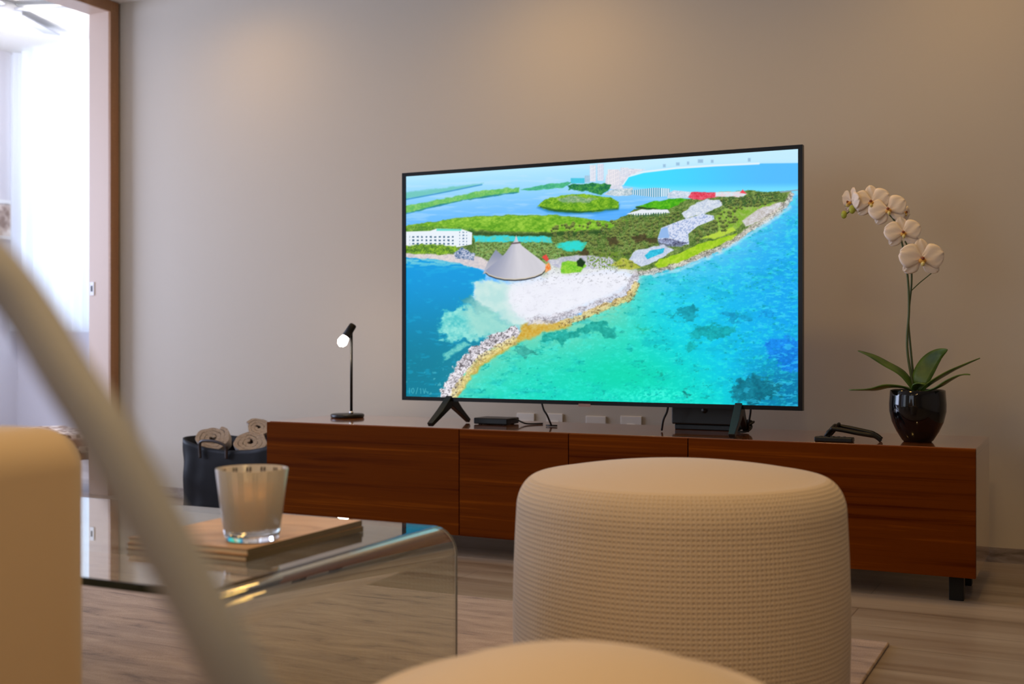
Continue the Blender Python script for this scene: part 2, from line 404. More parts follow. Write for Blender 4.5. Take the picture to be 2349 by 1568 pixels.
# patterned throw on a low bench beyond the doorway
def bench():
    z = 0.29
    x0, x1, y0, y1 = -4.98, -4.42, 3.25, 4.55
    t = thing('low_bench', 'low bench under a brown patterned throw beyond the doorway', 'bench', ((x0 + x1) / 2, (y0 + y1) / 2, 0))
    w, d = (x1 - x0) / 2, (y1 - y0) / 2
    for sx in (-1, 1):
        for sy in (-1, 1):
            box_obj('leg', (sx * (w - 0.03) - 0.02, sx * (w - 0.03) + 0.02, sy * (d - 0.03) - 0.02, sy * (d - 0.03) + 0.02, 0, 0.16), M_DOORWOOD, t)
    box_obj('seat', (-w, w, -d, d, 0.16, z - 0.02), M_DOORWOOD, t, bevel=0.01)
    m = mat('brown_patterned_cloth', rough=0.9); q = NB(m)
    n1 = q.n('ShaderNodeTexVoronoi', i_Scale=30.0); q.l(q.coords((1, 1, 1)), n1.inputs['Vector'])
    r = q.ramp(n1.outputs['Distance'], [(0.2, S((92, 60, 44))), (0.45, S((150, 116, 92))), (0.6, S((214, 196, 180)))]); q.l(r.outputs['Color'], q.b.inputs['Base Color'])
    bm = new_bm(); n = 40; g = []
    for i in range(n + 1):
        row = []
        for j in range(n + 1):
            x = -w - 0.01 + (2 * w + 0.02) * i / n; y = -d - 0.01 + (2 * d + 0.02) * j / n
            h = z + 0.012 * mnoise.noise(Vector((x * 9, y * 9, 3)))
            e = max(0, abs(x) - w + 0.02) * 3 + max(0, abs(y) - d + 0.02) * 3
            row.append(bm.verts.new((x, y, h - e)))
        g.append(row)
    for i in range(n):
        for j in range(n): bm.faces.new((g[i][j], g[i + 1][j], g[i + 1][j + 1], g[i][j + 1])).smooth = True
    o = link_obj('throw', bm, m, t); md = o.modifiers.new('s', 'SOLIDIFY'); md.thickness = 0.012; md.offset = -1
bench()
# wall sockets below the television
for i, (x0, x1, ztop) in enumerate(((1187, 1227, 947), (1255, 1292, 948), (1345, 1391, 954), (1425, 1473, 954))):
    ua, ub = UX(x0, WY), UX(x1, WY); zt = PD((x0 + x1) / 2, ztop, WY).z
    lab = ['leftmost wall socket plate behind the television stand', 'wall socket plate behind the hanging black cable', 'third wall socket plate from the left under the television', 'rightmost of the four wall socket plates under the television'][i]
    t = thing('wall_socket', lab, 'socket', ((ua + ub) / 2, WY, zt - 0.115), group='socket plates low on the television wall')
    w = (ub - ua) / 2
    box_obj('cover_plate', (-w, w, -0.006, -0.0005, 0, 0.115), M_PLATE, t, bevel=0.002)
    box_obj('outlet', (-0.017, 0.017, -0.009, -0.006, 0.03, 0.085), M_WHITE, t, bevel=0.001)

# ------------------------------------------------------------------ rug
bm = new_bm(); add_box(bm, -3.2, -0.459, 0.55, 3.02, 0.0, 0.009)
rug = link_obj('rug', bm, M_RUG, bevel=0.004, bseg=2)
tag(rug, 'beige abraded woven rug lying under the glass table and ottomans', 'rug')
RUGZ = 0.009

# ------------------------------------------------------------------ media console
CF, CB, CTOP, CBOT = 3.583, 4.05, 0.4404, 0.073
CL, CR = UX(612, CF), UX(2238, CF)
con = thing('media_console', 'long low reddish teak media console on short black legs', 'console', ((CL + CR) / 2, (CF + CB) / 2, 0))
ox, oy = con.location.x, con.location.y
def cb(x0, x1, y0, y1, z0, z1): return (x0 - ox, x1 - ox, y0 - oy, y1 - oy, z0, z1)
bm = new_bm()
add_box(bm, *cb(CL, CL + 0.02, CF + 0.02, CB, CBOT, CTOP - 0.02)); add_box(bm, *cb(CR - 0.02, CR, CF + 0.02, CB, CBOT, CTOP - 0.02))
add_box(bm, *cb(CL + 0.02, CR - 0.02, CF + 0.02, CB, CBOT, CBOT + 0.02)); add_box(bm, *cb(CL + 0.02, CR - 0.02, CB - 0.01, CB, CBOT + 0.02, CTOP - 0.02))
link_obj('carcass', bm, M_WOODTOP, con, bevel=0.0008, bseg=2)
box_obj('top_panel', cb(CL, CR, CF + 0.019, CB, CTOP - 0.02, CTOP), M_WOODTOP, con, bevel=0.001, bseg=2)
edges = [CL] + [UX(x, CF) for x in (1053, 1304, 1578)] + [CR]
for i in range(4):
    a = edges[i] + (0.0018 if i else 0); b = edges[i + 1] - (0.0018 if i < 3 else 0)
    bm = new_bm(); add_box(bm, *cb(a, b, CF, CF + 0.0185, CBOT, CTOP - 0.002))
    d = link_obj('drawer_front', bm, M_WOOD, con, bevel=0.0006, bseg=2)
    # shift the texture so every front has its own grain
    me = d.data
    off = Vector((0.37 * i, 0.11 * i, 0.0))
    for v in me.vertices: v.co -= off
    d.location = off
for ux in (CL + 0.06, (CL + CR) / 2, CR - 0.055):
    for y in (CF + 0.055, 3.87):
        box_obj('leg', cb(ux - 0.02, ux + 0.02, y - 0.02, y + 0.02, 0, CBOT), M_BLKMAT, con, bevel=0.002)

# ------------------------------------------------------------------ television
TVY = 3.736
TL, TR = UX(922, TVY), UX(1841, TVY)
ZB, ZT = PD(1400, HY + 0.02720 * (1400 + 4330), TVY).z, None
ZB = EYE - 0.2296; ZT = ZB + 0.835
tv = thing('television', 'large flat television showing a turquoise coast, standing on the teak console', 'television', ((TL + TR) / 2, TVY, CTOP))
tx, tz = tv.location.x, CTOP
SL, SR = UX(930.5, TVY) , UX(1830.5, TVY)
SB, STp = PD(930.5, 908.5, TVY).z, PD(930.5, 404.5, TVY).z
bm = new_bm()
z0, z1 = ZB - tz, ZT - tz; a, b = TL - tx, TR - tx
sl, sr, sb, stt = SL - tx, SR - tx, SB - tz, STp - tz
add_box(bm, a, sl, 0, 0.022, z0, z1); add_box(bm, sr, b, 0, 0.022, z0, z1)
add_box(bm, sl, sr, 0, 0.022, z0, sb); add_box(bm, sl, sr, 0, 0.022, stt, z1)
link_obj('bezel', bm, M_BEZEL, tv)
bm = new_bm(); add_box(bm, a + 0.002, b - 0.002, 0.0222, 0.03, z0 + 0.002, z1 - 0.002); add_box(bm, a + 0.2, b - 0.2, 0.03, 0.06, z0 + 0.05, z1 - 0.25)
link_obj('rear_housing', bm, M_BLACK, tv, bevel=0.004)
lx = UX(1341, TVY) - tx
box_obj('logo_plate', (lx - 0.022, lx + 0.022, -0.0015, 0.0, z0 - 0.006, z0 + 0.004), mat('pale_logo', S((150, 120, 112)), 0.4), tv)
def foot(ux, lean):
    """inverted V across the console: front and rear leg meeting under the panel"""
    bm = new_bm()
    top = Vector((ux - tx, 0.012, z0 + 0.004)); fr_ = Vector((ux - tx - lean, -0.115, 0.004)); re_ = Vector((ux - tx + lean, 0.125, 0.004))
    for e, wd in ((fr_, 0.013), (re_, 0.010)):
        dirv = (e - top)
        for s in (0,):
            sec = []
            for t, w, h in ((0.0, 0.012, 0.020), (0.5, wd, 0.011), (1.0, wd * 0.8, 0.0075)):
                c = top + dirv * t
                if t == 1.0: c = e + Vector((0, 0, 0.0035))
                nrm = Vector((0, -dirv.z, dirv.y)).normalized()
                if nrm.z < 0: nrm = -nrm
                sec.append([bm.verts.new(c + Vector((sx * w, 0, 0)) + nrm * sz * h) for sx, sz in ((-1, -1), (1, -1), (1, 1), (-1, 1))])
            for i in range(2):
                for k in range(4): bm.faces.new((sec[i][k], sec[i][(k + 1) % 4], sec[i + 1][(k + 1) % 4], sec[i + 1][k]))
            bm.faces.new(sec[0]); bm.faces.new(sec[2])
    link_obj('stand_foot', bm, M_BLACK, tv, bevel=0.002)
foot(-2.10, 0.012); foot(-1.035, -0.010)

# ---- the picture on the screen
def vnoise(x, y, seed=0):
    xi = np.floor(x).astype(np.int64); yi = np.floor(y).astype(np.int64); xf = x - xi; yf = y - yi
    def h(a, b):
        n = (a * 374761393 + b * 668265263 + seed * 1274126177) & 0x7fffffff
        n = (n ^ (n >> 13)) * 1103515245 & 0x7fffffff
        n = (n ^ (n >> 16)) & 0xffff
        return n / 65535.0
    u = xf * xf * (3 - 2 * xf); v = yf * yf * (3 - 2 * yf)
    return (h(xi, yi) * (1 - u) + h(xi + 1, yi) * u) * (1 - v) + (h(xi, yi + 1) * (1 - u) + h(xi + 1, yi + 1) * u) * v
def fbm(x, y, seed=0, o=4):
    s = 0; a = 0.5; t = 0
    for k in range(o):
        s = s + a * vnoise(x * 2 ** k, y * 2 ** k, seed + k); t += a; a *= 0.55
    return s / t
def screen_picture(X, Y):
    C = np.zeros(X.shape + (3,))
    wob = (fbm(X / 14, Y / 10, 5, 5) - 0.5) * 1.5; wob2 = (fbm(X / 14, Y / 10, 15, 5) - 0.5) * 1.5
    def sdist(poly, X, Y):
        """signed distance, negative inside"""
        d = np.full(X.shape, 1e9); ins = np.zeros(X.shape, bool); n = len(poly)
        for i in range(n):
            x1, y1 = poly[i]; x2, y2 = poly[(i + 1) % n]
            dx, dy = x2 - x1, y2 - y1; L = dx * dx + dy * dy + 1e-9
            t = np.clip(((X - x1) * dx + (Y - y1) * dy) / L, 0, 1)
            d = np.minimum(d, np.hypot(X - x1 - t * dx, Y - y1 - t * dy))
            if y1 != y2:
                c = ((y1 > Y) != (y2 > Y)) & (X < (x2 - x1) * (Y - y1) / (y2 - y1) + x1); ins ^= c
        return np.where(ins, -d, d)
    def ldist(pts):
        d = np.full(X.shape, 1e9)
        for (x1, y1), (x2, y2) in zip(pts[:-1], pts[1:]):
            dx, dy = x2 - x1, y2 - y1; L = dx * dx + dy * dy
            t = np.clip(((X - x1) * dx + (Y - y1) * dy) / L, 0, 1)
            d = np.minimum(d, np.hypot(X - x1 - t * dx, Y - y1 - t * dy))
        return d
    def ss(a, b, v): t = np.clip((v - a) / (b - a), 0, 1); return t * t * (3 - 2 * t)
    def lay(mask, col):
        nonlocal C
        mask = mask[..., None] if mask.ndim == 2 else mask
        col = np.asarray(col, float)
        C = C * (1 - mask) + col * mask
    def poly(p, col, soft=1.5, w=0.0, op=1.0):
        m = (1 - ss(-soft, soft, sdist(p, X + wob * w, Y + wob2 * w))) * op; lay(m, col); return m
    def line(p, col, wd, soft=1.0, w=0.0, op=1.0):
        d = ldist(p) + wob * w; m = (1 - ss(wd - soft, wd + soft, d)) * op; lay(m, col); return m
    def mixc(a, b, t): return np.asarray(a, float) * (1 - t[..., None]) + np.asarray(b, float) * t[..., None]
    def tex(a, b, s, seed, lo=0.35, hi=0.65, sy=None):
        s = s * 0.62; md = (lo + hi) / 2; hw = max(hi - lo, 0.34) / 2
        f = fbm(X / s, Y / ((sy * 0.62) if sy else s * 0.8), seed, 4) * 0.6 + fbm(X / (s * 4), Y / (s * 3), seed + 9, 3) * 0.4
        return mixc(a, b, np.clip((f - md + hw) / (2 * hw), 0, 1))
    def palms(pl, n, seed, r0=3.6, r1=6.5, dk=(46, 62, 32), lt=(150, 162, 92)):
        nonlocal C
        rg = random.Random(seed); xs = [p[0] for p in pl]; ys = [p[1] for p in pl]; got = 0
        pts = []
        while got < n:
            px, py = rg.uniform(min(xs), max(xs)), rg.uniform(min(ys), max(ys)); ins = False
            for i in range(len(pl)):
                x1, y1 = pl[i]; x2, y2 = pl[(i + 1) % len(pl)]
                if (y1 > py) != (y2 > py) and px < (x2 - x1) * (py - y1) / (y2 - y1) + x1: ins = not ins
            if ins: got += 1; pts.append((py, px))
        pts.sort()
        for py, px in pts:
            rr_ = rg.uniform(r0, r1) * (0.62 + 0.38 * (py - 430) / 150); ph = rg.uniform(0, 6)
            ii = np.nonzero((np.abs(X - px) < rr_ * 1.3) & (np.abs(Y - py) < rr_ * 1.8))
            if not len(ii[0]): continue
            dx, dy = X[ii] - px, Y[ii] - py
            d = np.hypot(dx, dy * 1.1); an = np.arctan2(dy, dx)
            re = rr_ * (0.45 + 0.55 * np.abs(np.cos(an * 3.5 + ph)))
            m = np.clip((re - d) / 1.2 + 0.5, 0, 1) * 0.9
            tr = np.clip(1.2 - np.abs(dx - dy * 0.1), 0, 1) * (dy > 0) * 0.5
            h = np.clip(0.45 - dy / rr_ * 0.7 + 0.25 * np.cos(an * 7 + ph * 2), 0, 1)[:, None]
            col = np.array(dk, float) * (1 - h) + np.array(lt, float) * h
            c0 = C[ii]; c0 = c0 * (1 - tr[:, None]) + np.array((170, 156, 120.)) * tr[:, None]
            C[ii] = c0 * (1 - m[:, None]) + col * m[:, None]
    ones = np.ones(X.shape)
    # lagoon
    t = ss(400, 520, Y + (X - 930) * 0.05)
    lay(ones, mixc((186, 230, 252), (126, 192, 250), t))
    lay(ss(0.5, 0.75, fbm(X / 60, Y / 6, 40)) * 0.35, (205, 232, 252))
    lay((1 - ss(395, 425, Y + (X - 930) * 0.07)) * 0.5, (205, 240, 252))
    # sky haze and open bay on the right
    poly([(1430, 300), (1900, 300), (1900, 374), (1700, 377), (1580, 381), (1500, 387), (1440, 398), (1400, 420), (1370, 400)], (206, 238, 252), 14)
    poly([(1428, 425), (1440, 404), (1475, 394), (1550, 385), (1640, 379), (1740, 374.5), (1860, 373), (1860, 440), (1560, 442)], mixc((88, 220, 252), (104, 192, 248), ss(1450, 1800, X)), 1.5)
    poly([(1440, 428), (1560, 428), (1860, 425), (1860, 446), (1500, 446)], (140, 228, 250), 10, op=0.8)
    line([(1428, 422), (1440, 404), (1475, 394), (1550, 385), (1640, 379), (1740, 374.5)], (232, 244, 250), 2.2, 1.5)
    for x, y, w, h in ((1600, 370, 12, 5), (1630, 370, 6, 4), (1715, 367, 6, 5), (1550, 376, 8, 4), (1520, 380, 6, 4), (1575, 374, 5, 4)):
        poly([(x, y - h), (x + w, y - h), (x + w, y + 3), (x, y + 3)], (160, 190, 215), 1.5, op=0.8)
    # towers and sand spit of the far town
    poly([(1385, 432), (1390, 400), (1440, 386), (1480, 388), (1440, 404), (1425, 425), (1432, 436)], tex((240, 238, 244), (208, 212, 226), 5, 3), 1.5)
    for x0, x1, y0, y1, c in ((1352, 1366, 378, 416, (236, 238, 246)), (1369, 1384, 375, 414, (228, 232, 244)), (1393, 1420, 388, 424, (240, 236, 240)), (1422, 1440, 384, 402, (232, 234, 242)), (1340, 1352, 402, 418, (180, 210, 230)), (1308, 1340, 408, 420, (90, 205, 225))):
        poly([(x0, y0), (x1, y0), (x1, y1), (x0, y1)], c, 1.2)
        lay((1 - ss(-1, 1, sdist([(x0, y0), (x1, y0), (x1, y1), (x0, y1)], X, Y))) * (np.sin(Y * 2.1) > 0.3) * (np.sin(X * 1.4) > -0.2) * 0.35, (130, 150, 185))
    # far strips
    m = poly([(930, 442), (1000, 432), (1060, 425), (1108, 420), (1060, 432), (1000, 443), (925, 457)], (126, 200, 186), 3, 4, 0.85)
    line([(930, 457), (1000, 444), (1050, 434), (1104, 423)], (60, 140, 190), 1.3, 1.5, op=0.8)
    poly([(925, 472), (980, 463), (1060, 446), (1140, 432), (1188, 430), (1190, 440), (1150, 445), (1060, 459), (1000, 472), (925, 491)], tex((112, 186, 110), (156, 208, 130), 6, 21), 2, 5)
    line([(925, 491), (1000, 472), (1060, 459), (1145, 446), (1186, 441)], (44, 130, 150), 1.3, 1.5, 3, 0.8)
    poly([(1192, 434), (1240, 424), (1300, 416), (1310, 418), (1290, 430), (1210, 438)], tex((80, 170, 140), (110, 200, 150), 5, 22), 1.5, 4)
    poly([(1300, 424), (1345, 420), (1400, 422), (1395, 438), (1378, 446), (1356, 440), (1305, 434)], tex((30, 110, 80), (100, 170, 90), 4, 23), 1.5, 6)
    # oval island
    isl = [(1231, 471), (1250, 457), (1290, 447), (1340, 444), (1400, 452), (1420, 464), (1418, 477), (1370, 485), (1300, 486), (1255, 481)]
    poly([(x, y + 5) for x, y in isl], (40, 120, 160), 4, op=0.7)
    m = poly(isl, tex((96, 150, 36), (160, 200, 70), 5, 24), 1.5, 5)
    poly([(1275, 455), (1310, 449), (1370, 455), (1350, 464), (1290, 464)], tex((120, 160, 130), (190, 200, 190), 4, 25), 3, 5, 0.8)
    line([(1240, 474), (1270, 482), (1330, 486), (1416, 479)], (40, 90, 40), 2, 2, 3, 0.8)
    # island right
    poly([(1455, 473), (1500, 460), (1560, 454), (1592, 458), (1595, 468), (1555, 482), (1480, 478)], tex((70, 158, 26), (124, 198, 50), 6, 26), 1.5, 4)
    line([(1460, 476), (1500, 479), (1550, 484)], (50, 80, 40), 2, 2, 3)
    # water right of the island, deep
    poly([(1390, 480), (1460, 478), (1440, 495), (1410, 508), (1350, 500)], (90, 170, 240), 5, op=0.6)
    # hotels behind
    poly([(1385, 446), (1400, 436), (1450, 430), (1452, 446), (1420, 450)], tex((236, 240, 242), (170, 190, 200), 3, 27), 1, 3)
    b1 = [(1448, 436), (1500, 430), (1536, 432), (1536, 449), (1500, 452), (1450, 446)]
    m = poly(b1, (214, 234, 246), 1); lay(m * (np.sin(X * 1.25) > 0.1) * 0.75, (40, 130, 165))
    poly([(1530, 443), (1545, 436), (1590, 440), (1586, 454), (1530, 454)], tex((236, 240, 248), (190, 205, 222), 4, 28), 1)
    # main land
    land = [(925, 519), (1000, 507), (1080, 497), (1160, 493), (1280, 494), (1400, 508), (1438, 492), (1455, 478), (1530, 480), (1580, 456), (1650, 440), (1720, 436), (1790, 440), (1815, 436), (1812, 455), (1795, 478), (1750, 508), (1690, 552), (1640, 577), (1560, 612), (1455, 628), (1400, 618), (1260, 640), (1130, 600), (925, 588)]
    m = poly(land, tex((74, 104, 46), (150, 168, 104), 4.5, 30, 0.3, 0.7), 1.5, 5)
    poly([(925, 519), (1000, 507), (1080, 497), (1160, 493), (1280, 494), (1400, 508), (1440, 505), (1400, 522), (1300, 532), (1180, 532), (1060, 526), (925, 530)], tex((104, 160, 40), (168, 208, 88), 9, 31, sy=5), 2.5, 5)
    poly([(925, 520), (960, 517), (1080, 523), (1090, 534), (925, 533)], tex((84, 136, 50), (150, 186, 90), 4, 33), 2, 4)
    line([(1070, 534), (1180, 540), (1300, 536), (1380, 532)], (44, 78, 36), 4, 4, 6, 0.8)
    # inner canal and pools
    poly([(1086, 541), (1170, 540), (1262, 542), (1268, 556), (1180, 554), (1090, 556)], tex((70, 214, 226), (130, 200, 170), 6, 34, 0.45, 0.7), 2, 5)
    poly([(1270, 560), (1310, 553), (1345, 556), (1335, 576), (1290, 574)], tex((60, 214, 206), (110, 180, 140), 5, 35, 0.45, 0.7), 2, 6)
    lay((1 - ss(-3, 3, sdist([(1086, 556), (1280, 556), (1290, 590), (1250, 600), (1090, 592)], X, Y))) * ss(0.45, 0.6, fbm(X / 3.2, Y / 3.2, 36)) * 0.8, (150, 186, 120))
    palms([(1090, 556), (1280, 556), (1290, 590), (1250, 600), (1090, 592)], 70, 1, 3, 5.5, (60, 90, 50), (170, 190, 120))
    palms([(1262, 524), (1290, 512), (1420, 505), (1500, 492), (1600, 478), (1600, 492), (1510, 520), (1508, 560), (1440, 580), (1350, 602), (1300, 592), (1286, 582), (1345, 574), (1350, 556), (1268, 540)], 300, 2, 3.5, 6.5)
    for q_ in ([(1390, 545), (1412, 540), (1420, 556), (1400, 562)], [(1448, 540), (1480, 536), (1490, 552), (1456, 556)], [(1330, 578), (1345, 566), (1352, 584), (1338, 590)], [(1486, 546), (1506, 544), (1506, 556), (1488, 558)]):
        poly(q_, (66, 44, 34), 3, 8, 0.6)
    poly([(1286, 556), (1330, 552), (1338, 560), (1320, 574), (1294, 572)], (70, 216, 212), 2.5, 6, 0.8)
    # left hotel
    hot = [(925, 531), (985, 529), (1000, 524), (1058, 525), (1082, 533), (1081, 560), (1040, 568), (925, 566)]
    m = poly(hot, (238, 244, 250), 1.2)
    wn = (np.sin((X - 944) * 0.62) > 0.1) & (np.sin((Y - 541) * 0.80) > 0.0) & (X > 938) & (X < 1040) & (Y > 541) & (Y < 566)
    lay(wn * m * 0.8, (52, 92, 120)); lay(((X > 1052) & (X < 1070) & (np.sin(Y * 0.9) > 0.2) & (np.sin(X * .7) > 0)) * m * 0.7, (80, 110, 140))
    poly([(1000, 524), (1058, 525), (1056, 529), (1000, 529)], (80, 210, 190), 1, op=0.7)
    poly([(925, 562), (980, 560), (1045, 564), (1050, 576), (1020, 586), (925, 580)], tex((70, 110, 40), (160, 196, 70), 3.5, 39, 0.35, 0.6), 2, 6)
    # beach left
    poly([(925, 580), (1000, 584), (1040, 583), (1105, 590), (1130, 604), (1110, 618), (1020, 606), (925, 592)], tex((232, 222, 220), (206, 200, 206), 5, 41), 2, 5)
    poly([(1040, 580), (1060, 566), (1088, 582), (1086, 596), (1044, 592)], tex((60, 90, 130), (220, 222, 236), 3, 42, 0.4, 0.6), 1.5, 5)
    # bottom water, right of the breakwater, and left
    sea_r = [(1455, 628), (1560, 612), (1640, 577), (1690, 552), (1750, 508), (1795, 478), (1815, 448), (1900, 440), (1900, 1000), (1000, 1000), (1010, 905), (1040, 870), (1080, 820), (1120, 790), (1180, 765), (1240, 755), (1300, 745), (1350, 722), (1400, 700), (1450, 672)]
    dl = ldist([(1010, 905), (1080, 825), (1180, 768), (1300, 745), (1400, 700), (1455, 640), (1560, 612), (1690, 552), (1815, 448)])
    near = np.exp(-dl / 85.0)
    rr = ss(0, 1, (X - 1500) / 340 - (Y - 700) / 700)
    base = mixc((18, 214, 194), (10, 204, 226), ss(1380, 1640, X + (760 - Y) * 0.9))
    base = base * (1 - rr[..., None] * 0.75) + np.array((20, 150, 226.)) * rr[..., None] * 0.75
    lowr = ss(0, 1, (X - 1640) / 160) * ss(760, 900, Y)
    base = base * (1 - lowr[..., None] * 0.8) + np.array((6, 112, 150.)) * lowr[..., None] * 0.8
    base = mixc(base, (176, 222, 200), near * (1 - ss(1440, 1560, X)) * 0.95) if False else base * (1 - (near * 0.9 * (1 - ss(1430, 1560, X)))[..., None]) + np.array((168, 216, 192.)) * (near * 0.9 * (1 - ss(1430, 1560, X)))[..., None]
    nr = np.exp(-dl / 75.0) * ss(1430, 1560, X) * 0.85
    base = base * (1 - nr[..., None]) + np.array((140, 208, 240.)) * nr[..., None]
    poly(sea_r, base, 2, 5)
    inr = 1 - ss(-2, 6, sdist(sea_r, X, Y))
    n1 = fbm(X / 38, Y / 16, 50); n2 = fbm(X / 13, Y / 6, 51, 5); n3 = fbm(X / 5, Y / 3.2, 52, 3)
    lay(inr * ss(0.50, 0.78, n1) * 0.30, (0, 160, 180))
    lay(inr * ss(0.50, 0.75, n2) * 0.40, (90, 238, 228))
    lay(inr * ss(0.56, 0.80, n3) * 0.25, (150, 246, 236))
    lay(inr * ss(0.62, 0.75, fbm(X / 8, Y / 4, 53)) * ss(0.4, 0.6, n1) * 0.5, (0, 150, 146))
    for p, c in (([(1235, 782), (1262, 765), (1300, 755), (1345, 748), (1385, 738), (1412, 750), (1424, 772), (1400, 778), (1372, 768), (1345, 764), (1310, 772), (1300, 786), (1262, 784)], (26, 150, 140)),
                 ([(1175, 800), (1200, 793), (1232, 803), (1228, 814), (1200, 818), (1182, 810)], (50, 146, 136)),
                 ([(1535, 722), (1556, 712), (1566, 701), (1588, 704), (1602, 722), (1596, 736), (1566, 732)], (0, 132, 146)),
                 ([(1575, 764), (1600, 750), (1640, 746), (1690, 752), (1680, 768), (1630, 776), (1586, 776)], (0, 146, 150)),
                 ([(1572, 788), (1592, 784), (1596, 800), (1580, 806)], (0, 150, 150)),
                 ([(1655, 720), (1690, 714), (1725, 728), (1706, 740), (1672, 734)], (0, 140, 176)),
                 ([(1735, 715), (1775, 712), (1790, 722), (1740, 728)], (0, 140, 196)),
                 ([(1452, 742), (1480, 748), (1492, 762), (1466, 762)], (40, 172, 150)),
                 ([(1563, 898), (1578, 896), (1580, 908), (1566, 908)], (0, 110, 110)),
                 ([(1505, 848), (1518, 850), (1514, 858), (1504, 856)], (0, 140, 130)),
                 ([(1676, 900), (1690, 872), (1730, 862), (1790, 878), (1790, 905), (1740, 925), (1690, 925)], (0, 100, 118)),
                 ([(1740, 790), (1800, 776), (1850, 770), (1860, 860), (1800, 850), (1770, 815)], (8, 116, 200))):
        poly(p, tex(c, tuple(min(255, v + 34) for v in c), 9, 60), 3.5, 26, 0.85)
    lay(inr * ss(0.60, 0.68, fbm(X / 16, Y / 5, 55)) * ss(1620, 1760, X) * 0.5, (90, 214, 244))
    lay(inr * np.exp(-(((X - 1500) / 90) ** 2 + ((Y - 905) / 16) ** 2)) * ss(0.35, 0.6, n3) * 0.7, (110, 255, 236))
    lay(inr * np.exp(-(((X - 1420) / 120) ** 2 + ((Y - 860) / 40) ** 2)) * 0.4, (0, 206, 160))
    # left sea
    sea_l = [(920, 590), (1000, 596), (1060, 606), (1110, 622), (1112, 640), (1086, 650), (1085, 690), (1130, 716), (1190, 745), (1120, 790), (1080, 825), (1010, 910), (1000, 940), (900, 940)]
    base = mixc((22, 158, 214), (0, 130, 152), ss(600, 860, Y)); tt = ss(960, 1080, X) * ss(640, 900, Y)
    base = base * (1 - 0.55 * tt[..., None]) + np.array((80, 150, 168.)) * 0.55 * tt[..., None]
    poly(sea_l, base, 2, 6)
    inl = 1 - ss(-2, 4, sdist(sea_l, X, Y))
    lay(inl * (1 - ss(600, 622, Y)) * ss(0.35, 0.55, fbm(X / 18, Y / 4, 61)) * 0.8, (150, 214, 224))
    lay(inl * ss(0.6, 0.75, fbm(X / 20, Y / 7, 62)) * 0.3, (60, 190, 226))
    lay(inl * ss(0.68, 0.74, fbm(X / 7, Y / 7, 63)) * ss(790, 880, Y) * 0.5, (150, 206, 214))
    poly([(1000, 745), (1012, 720), (1050, 706), (1090, 710), (1120, 720), (1186, 742), (1160, 768), (1100, 782), (1060, 775), (1030, 778), (1006, 766)], tex((110, 204, 204), (176, 236, 226), 11, 64), 7, 30, 0.92)
    poly([(1015, 812), (1032, 800), (1060, 785), (1078, 792), (1050, 806), (1020, 826)], tex((110, 196, 196), (160, 226, 214), 4, 65), 3, 10, 0.8)
    poly([(1050, 690), (1086, 684), (1140, 706), (1120, 724), (1096, 714), (1070, 700)], (84, 160, 170), 4, 20, 0.9)
    poly([(1060, 712), (1090, 690), (1150, 700), (1210, 735), (1200, 760), (1150, 775), (1090, 772)], (176, 222, 214), 16, 16, 0.8)
    # sand
    poly([(1084, 650), (1112, 638), (1180, 648), (1240, 660), (1230, 735), (1190, 748), (1140, 720), (1086, 690)], tex((196, 228, 226), (220, 238, 234), 30, 66), 7, 16)
    sand = [(1170, 650), (1250, 625), (1262, 608), (1300, 622), (1350, 612), (1400, 610), (1458, 624), (1462, 640), (1448, 660), (1400, 688), (1340, 710), (1280, 732), (1215, 738), (1185, 722), (1165, 690)]
    poly(sand, tex((244, 245, 252), (232, 232, 242), 30, 67), 22, 10); poly(sand, (243, 244, 251), 5, 8, 0.6)
    ins = 1 - ss(-2, 2, sdist(sand, X, Y))
    lay(ins * ss(0.62, 0.72, fbm(X / 5, Y / 3, 68)) * (0.10 + 0.55 * (1 - ss(625, 665, Y))), (150, 150, 154))
    # ground between palms and sand
    poly([(1262, 608), (1255, 596), (1320, 584), (1400, 590), (1410, 600), (1395, 612), (1300, 622)], tex((190, 190, 214), (232, 230, 240), 6, 69), 2, 4, 0.9)
    poly([(1284, 612), (1290, 600), (1335, 598), (1345, 610), (1330, 622), (1288, 628)], tex((120, 190, 60), (170, 214, 90), 5, 70), 2, 5)
    poly([(1322, 598), (1332, 590), (1342, 600), (1336, 614), (1324, 610)], (30, 60, 24), 2, 4)
    lay((1 - ss(-3, 3, sdist([(1345, 588), (1420, 575), (1450, 600), (1400, 618), (1350, 612)], X, Y))) * ss(0.48, 0.6, fbm(X / 3, Y / 3, 71)) * 0.85, (120, 150, 60))
    # right buildings, lawns, pool
    poly([(1436, 490), (1470, 480), (1530, 480), (1536, 488), (1460, 494)], (236, 240, 246), 1, 2)
    lay((1 - ss(-1, 1, sdist([(1446, 490), (1532, 486), (1532, 494), (1448, 498)], X, Y))) * (np.sin(X * 1.1) > 0) * 0.8, (70, 110, 90))
    poly([(1578, 452), (1586, 440), (1640, 440), (1646, 450), (1610, 458), (1590, 458)], tex((206, 60, 84), (228, 120, 136), 4, 72), 1.5, 3)
    poly([(1640, 440), (1700, 438), (1712, 444), (1700, 452), (1640, 450)], tex((236, 214, 220), (220, 236, 244), 4, 73), 1.5, 2)
    poly([(1696, 442), (1703, 434), (1712, 444)], (228, 90, 104), 1)
    poly([(1562, 490), (1590, 468), (1620, 456), (1655, 458), (1656, 470), (1620, 488), (1572, 500)], tex((236, 240, 246), (196, 206, 222), 4, 74), 1.5, 4)
    lay((1 - ss(-3, 3, sdist([(1650, 452), (1712, 450), (1745, 440), (1782, 440), (1785, 460), (1730, 476), (1660, 478)], X, Y))) * ss(0.42, 0.55, fbm(X / 3.5, Y / 3.5, 75)), (76, 104, 60))
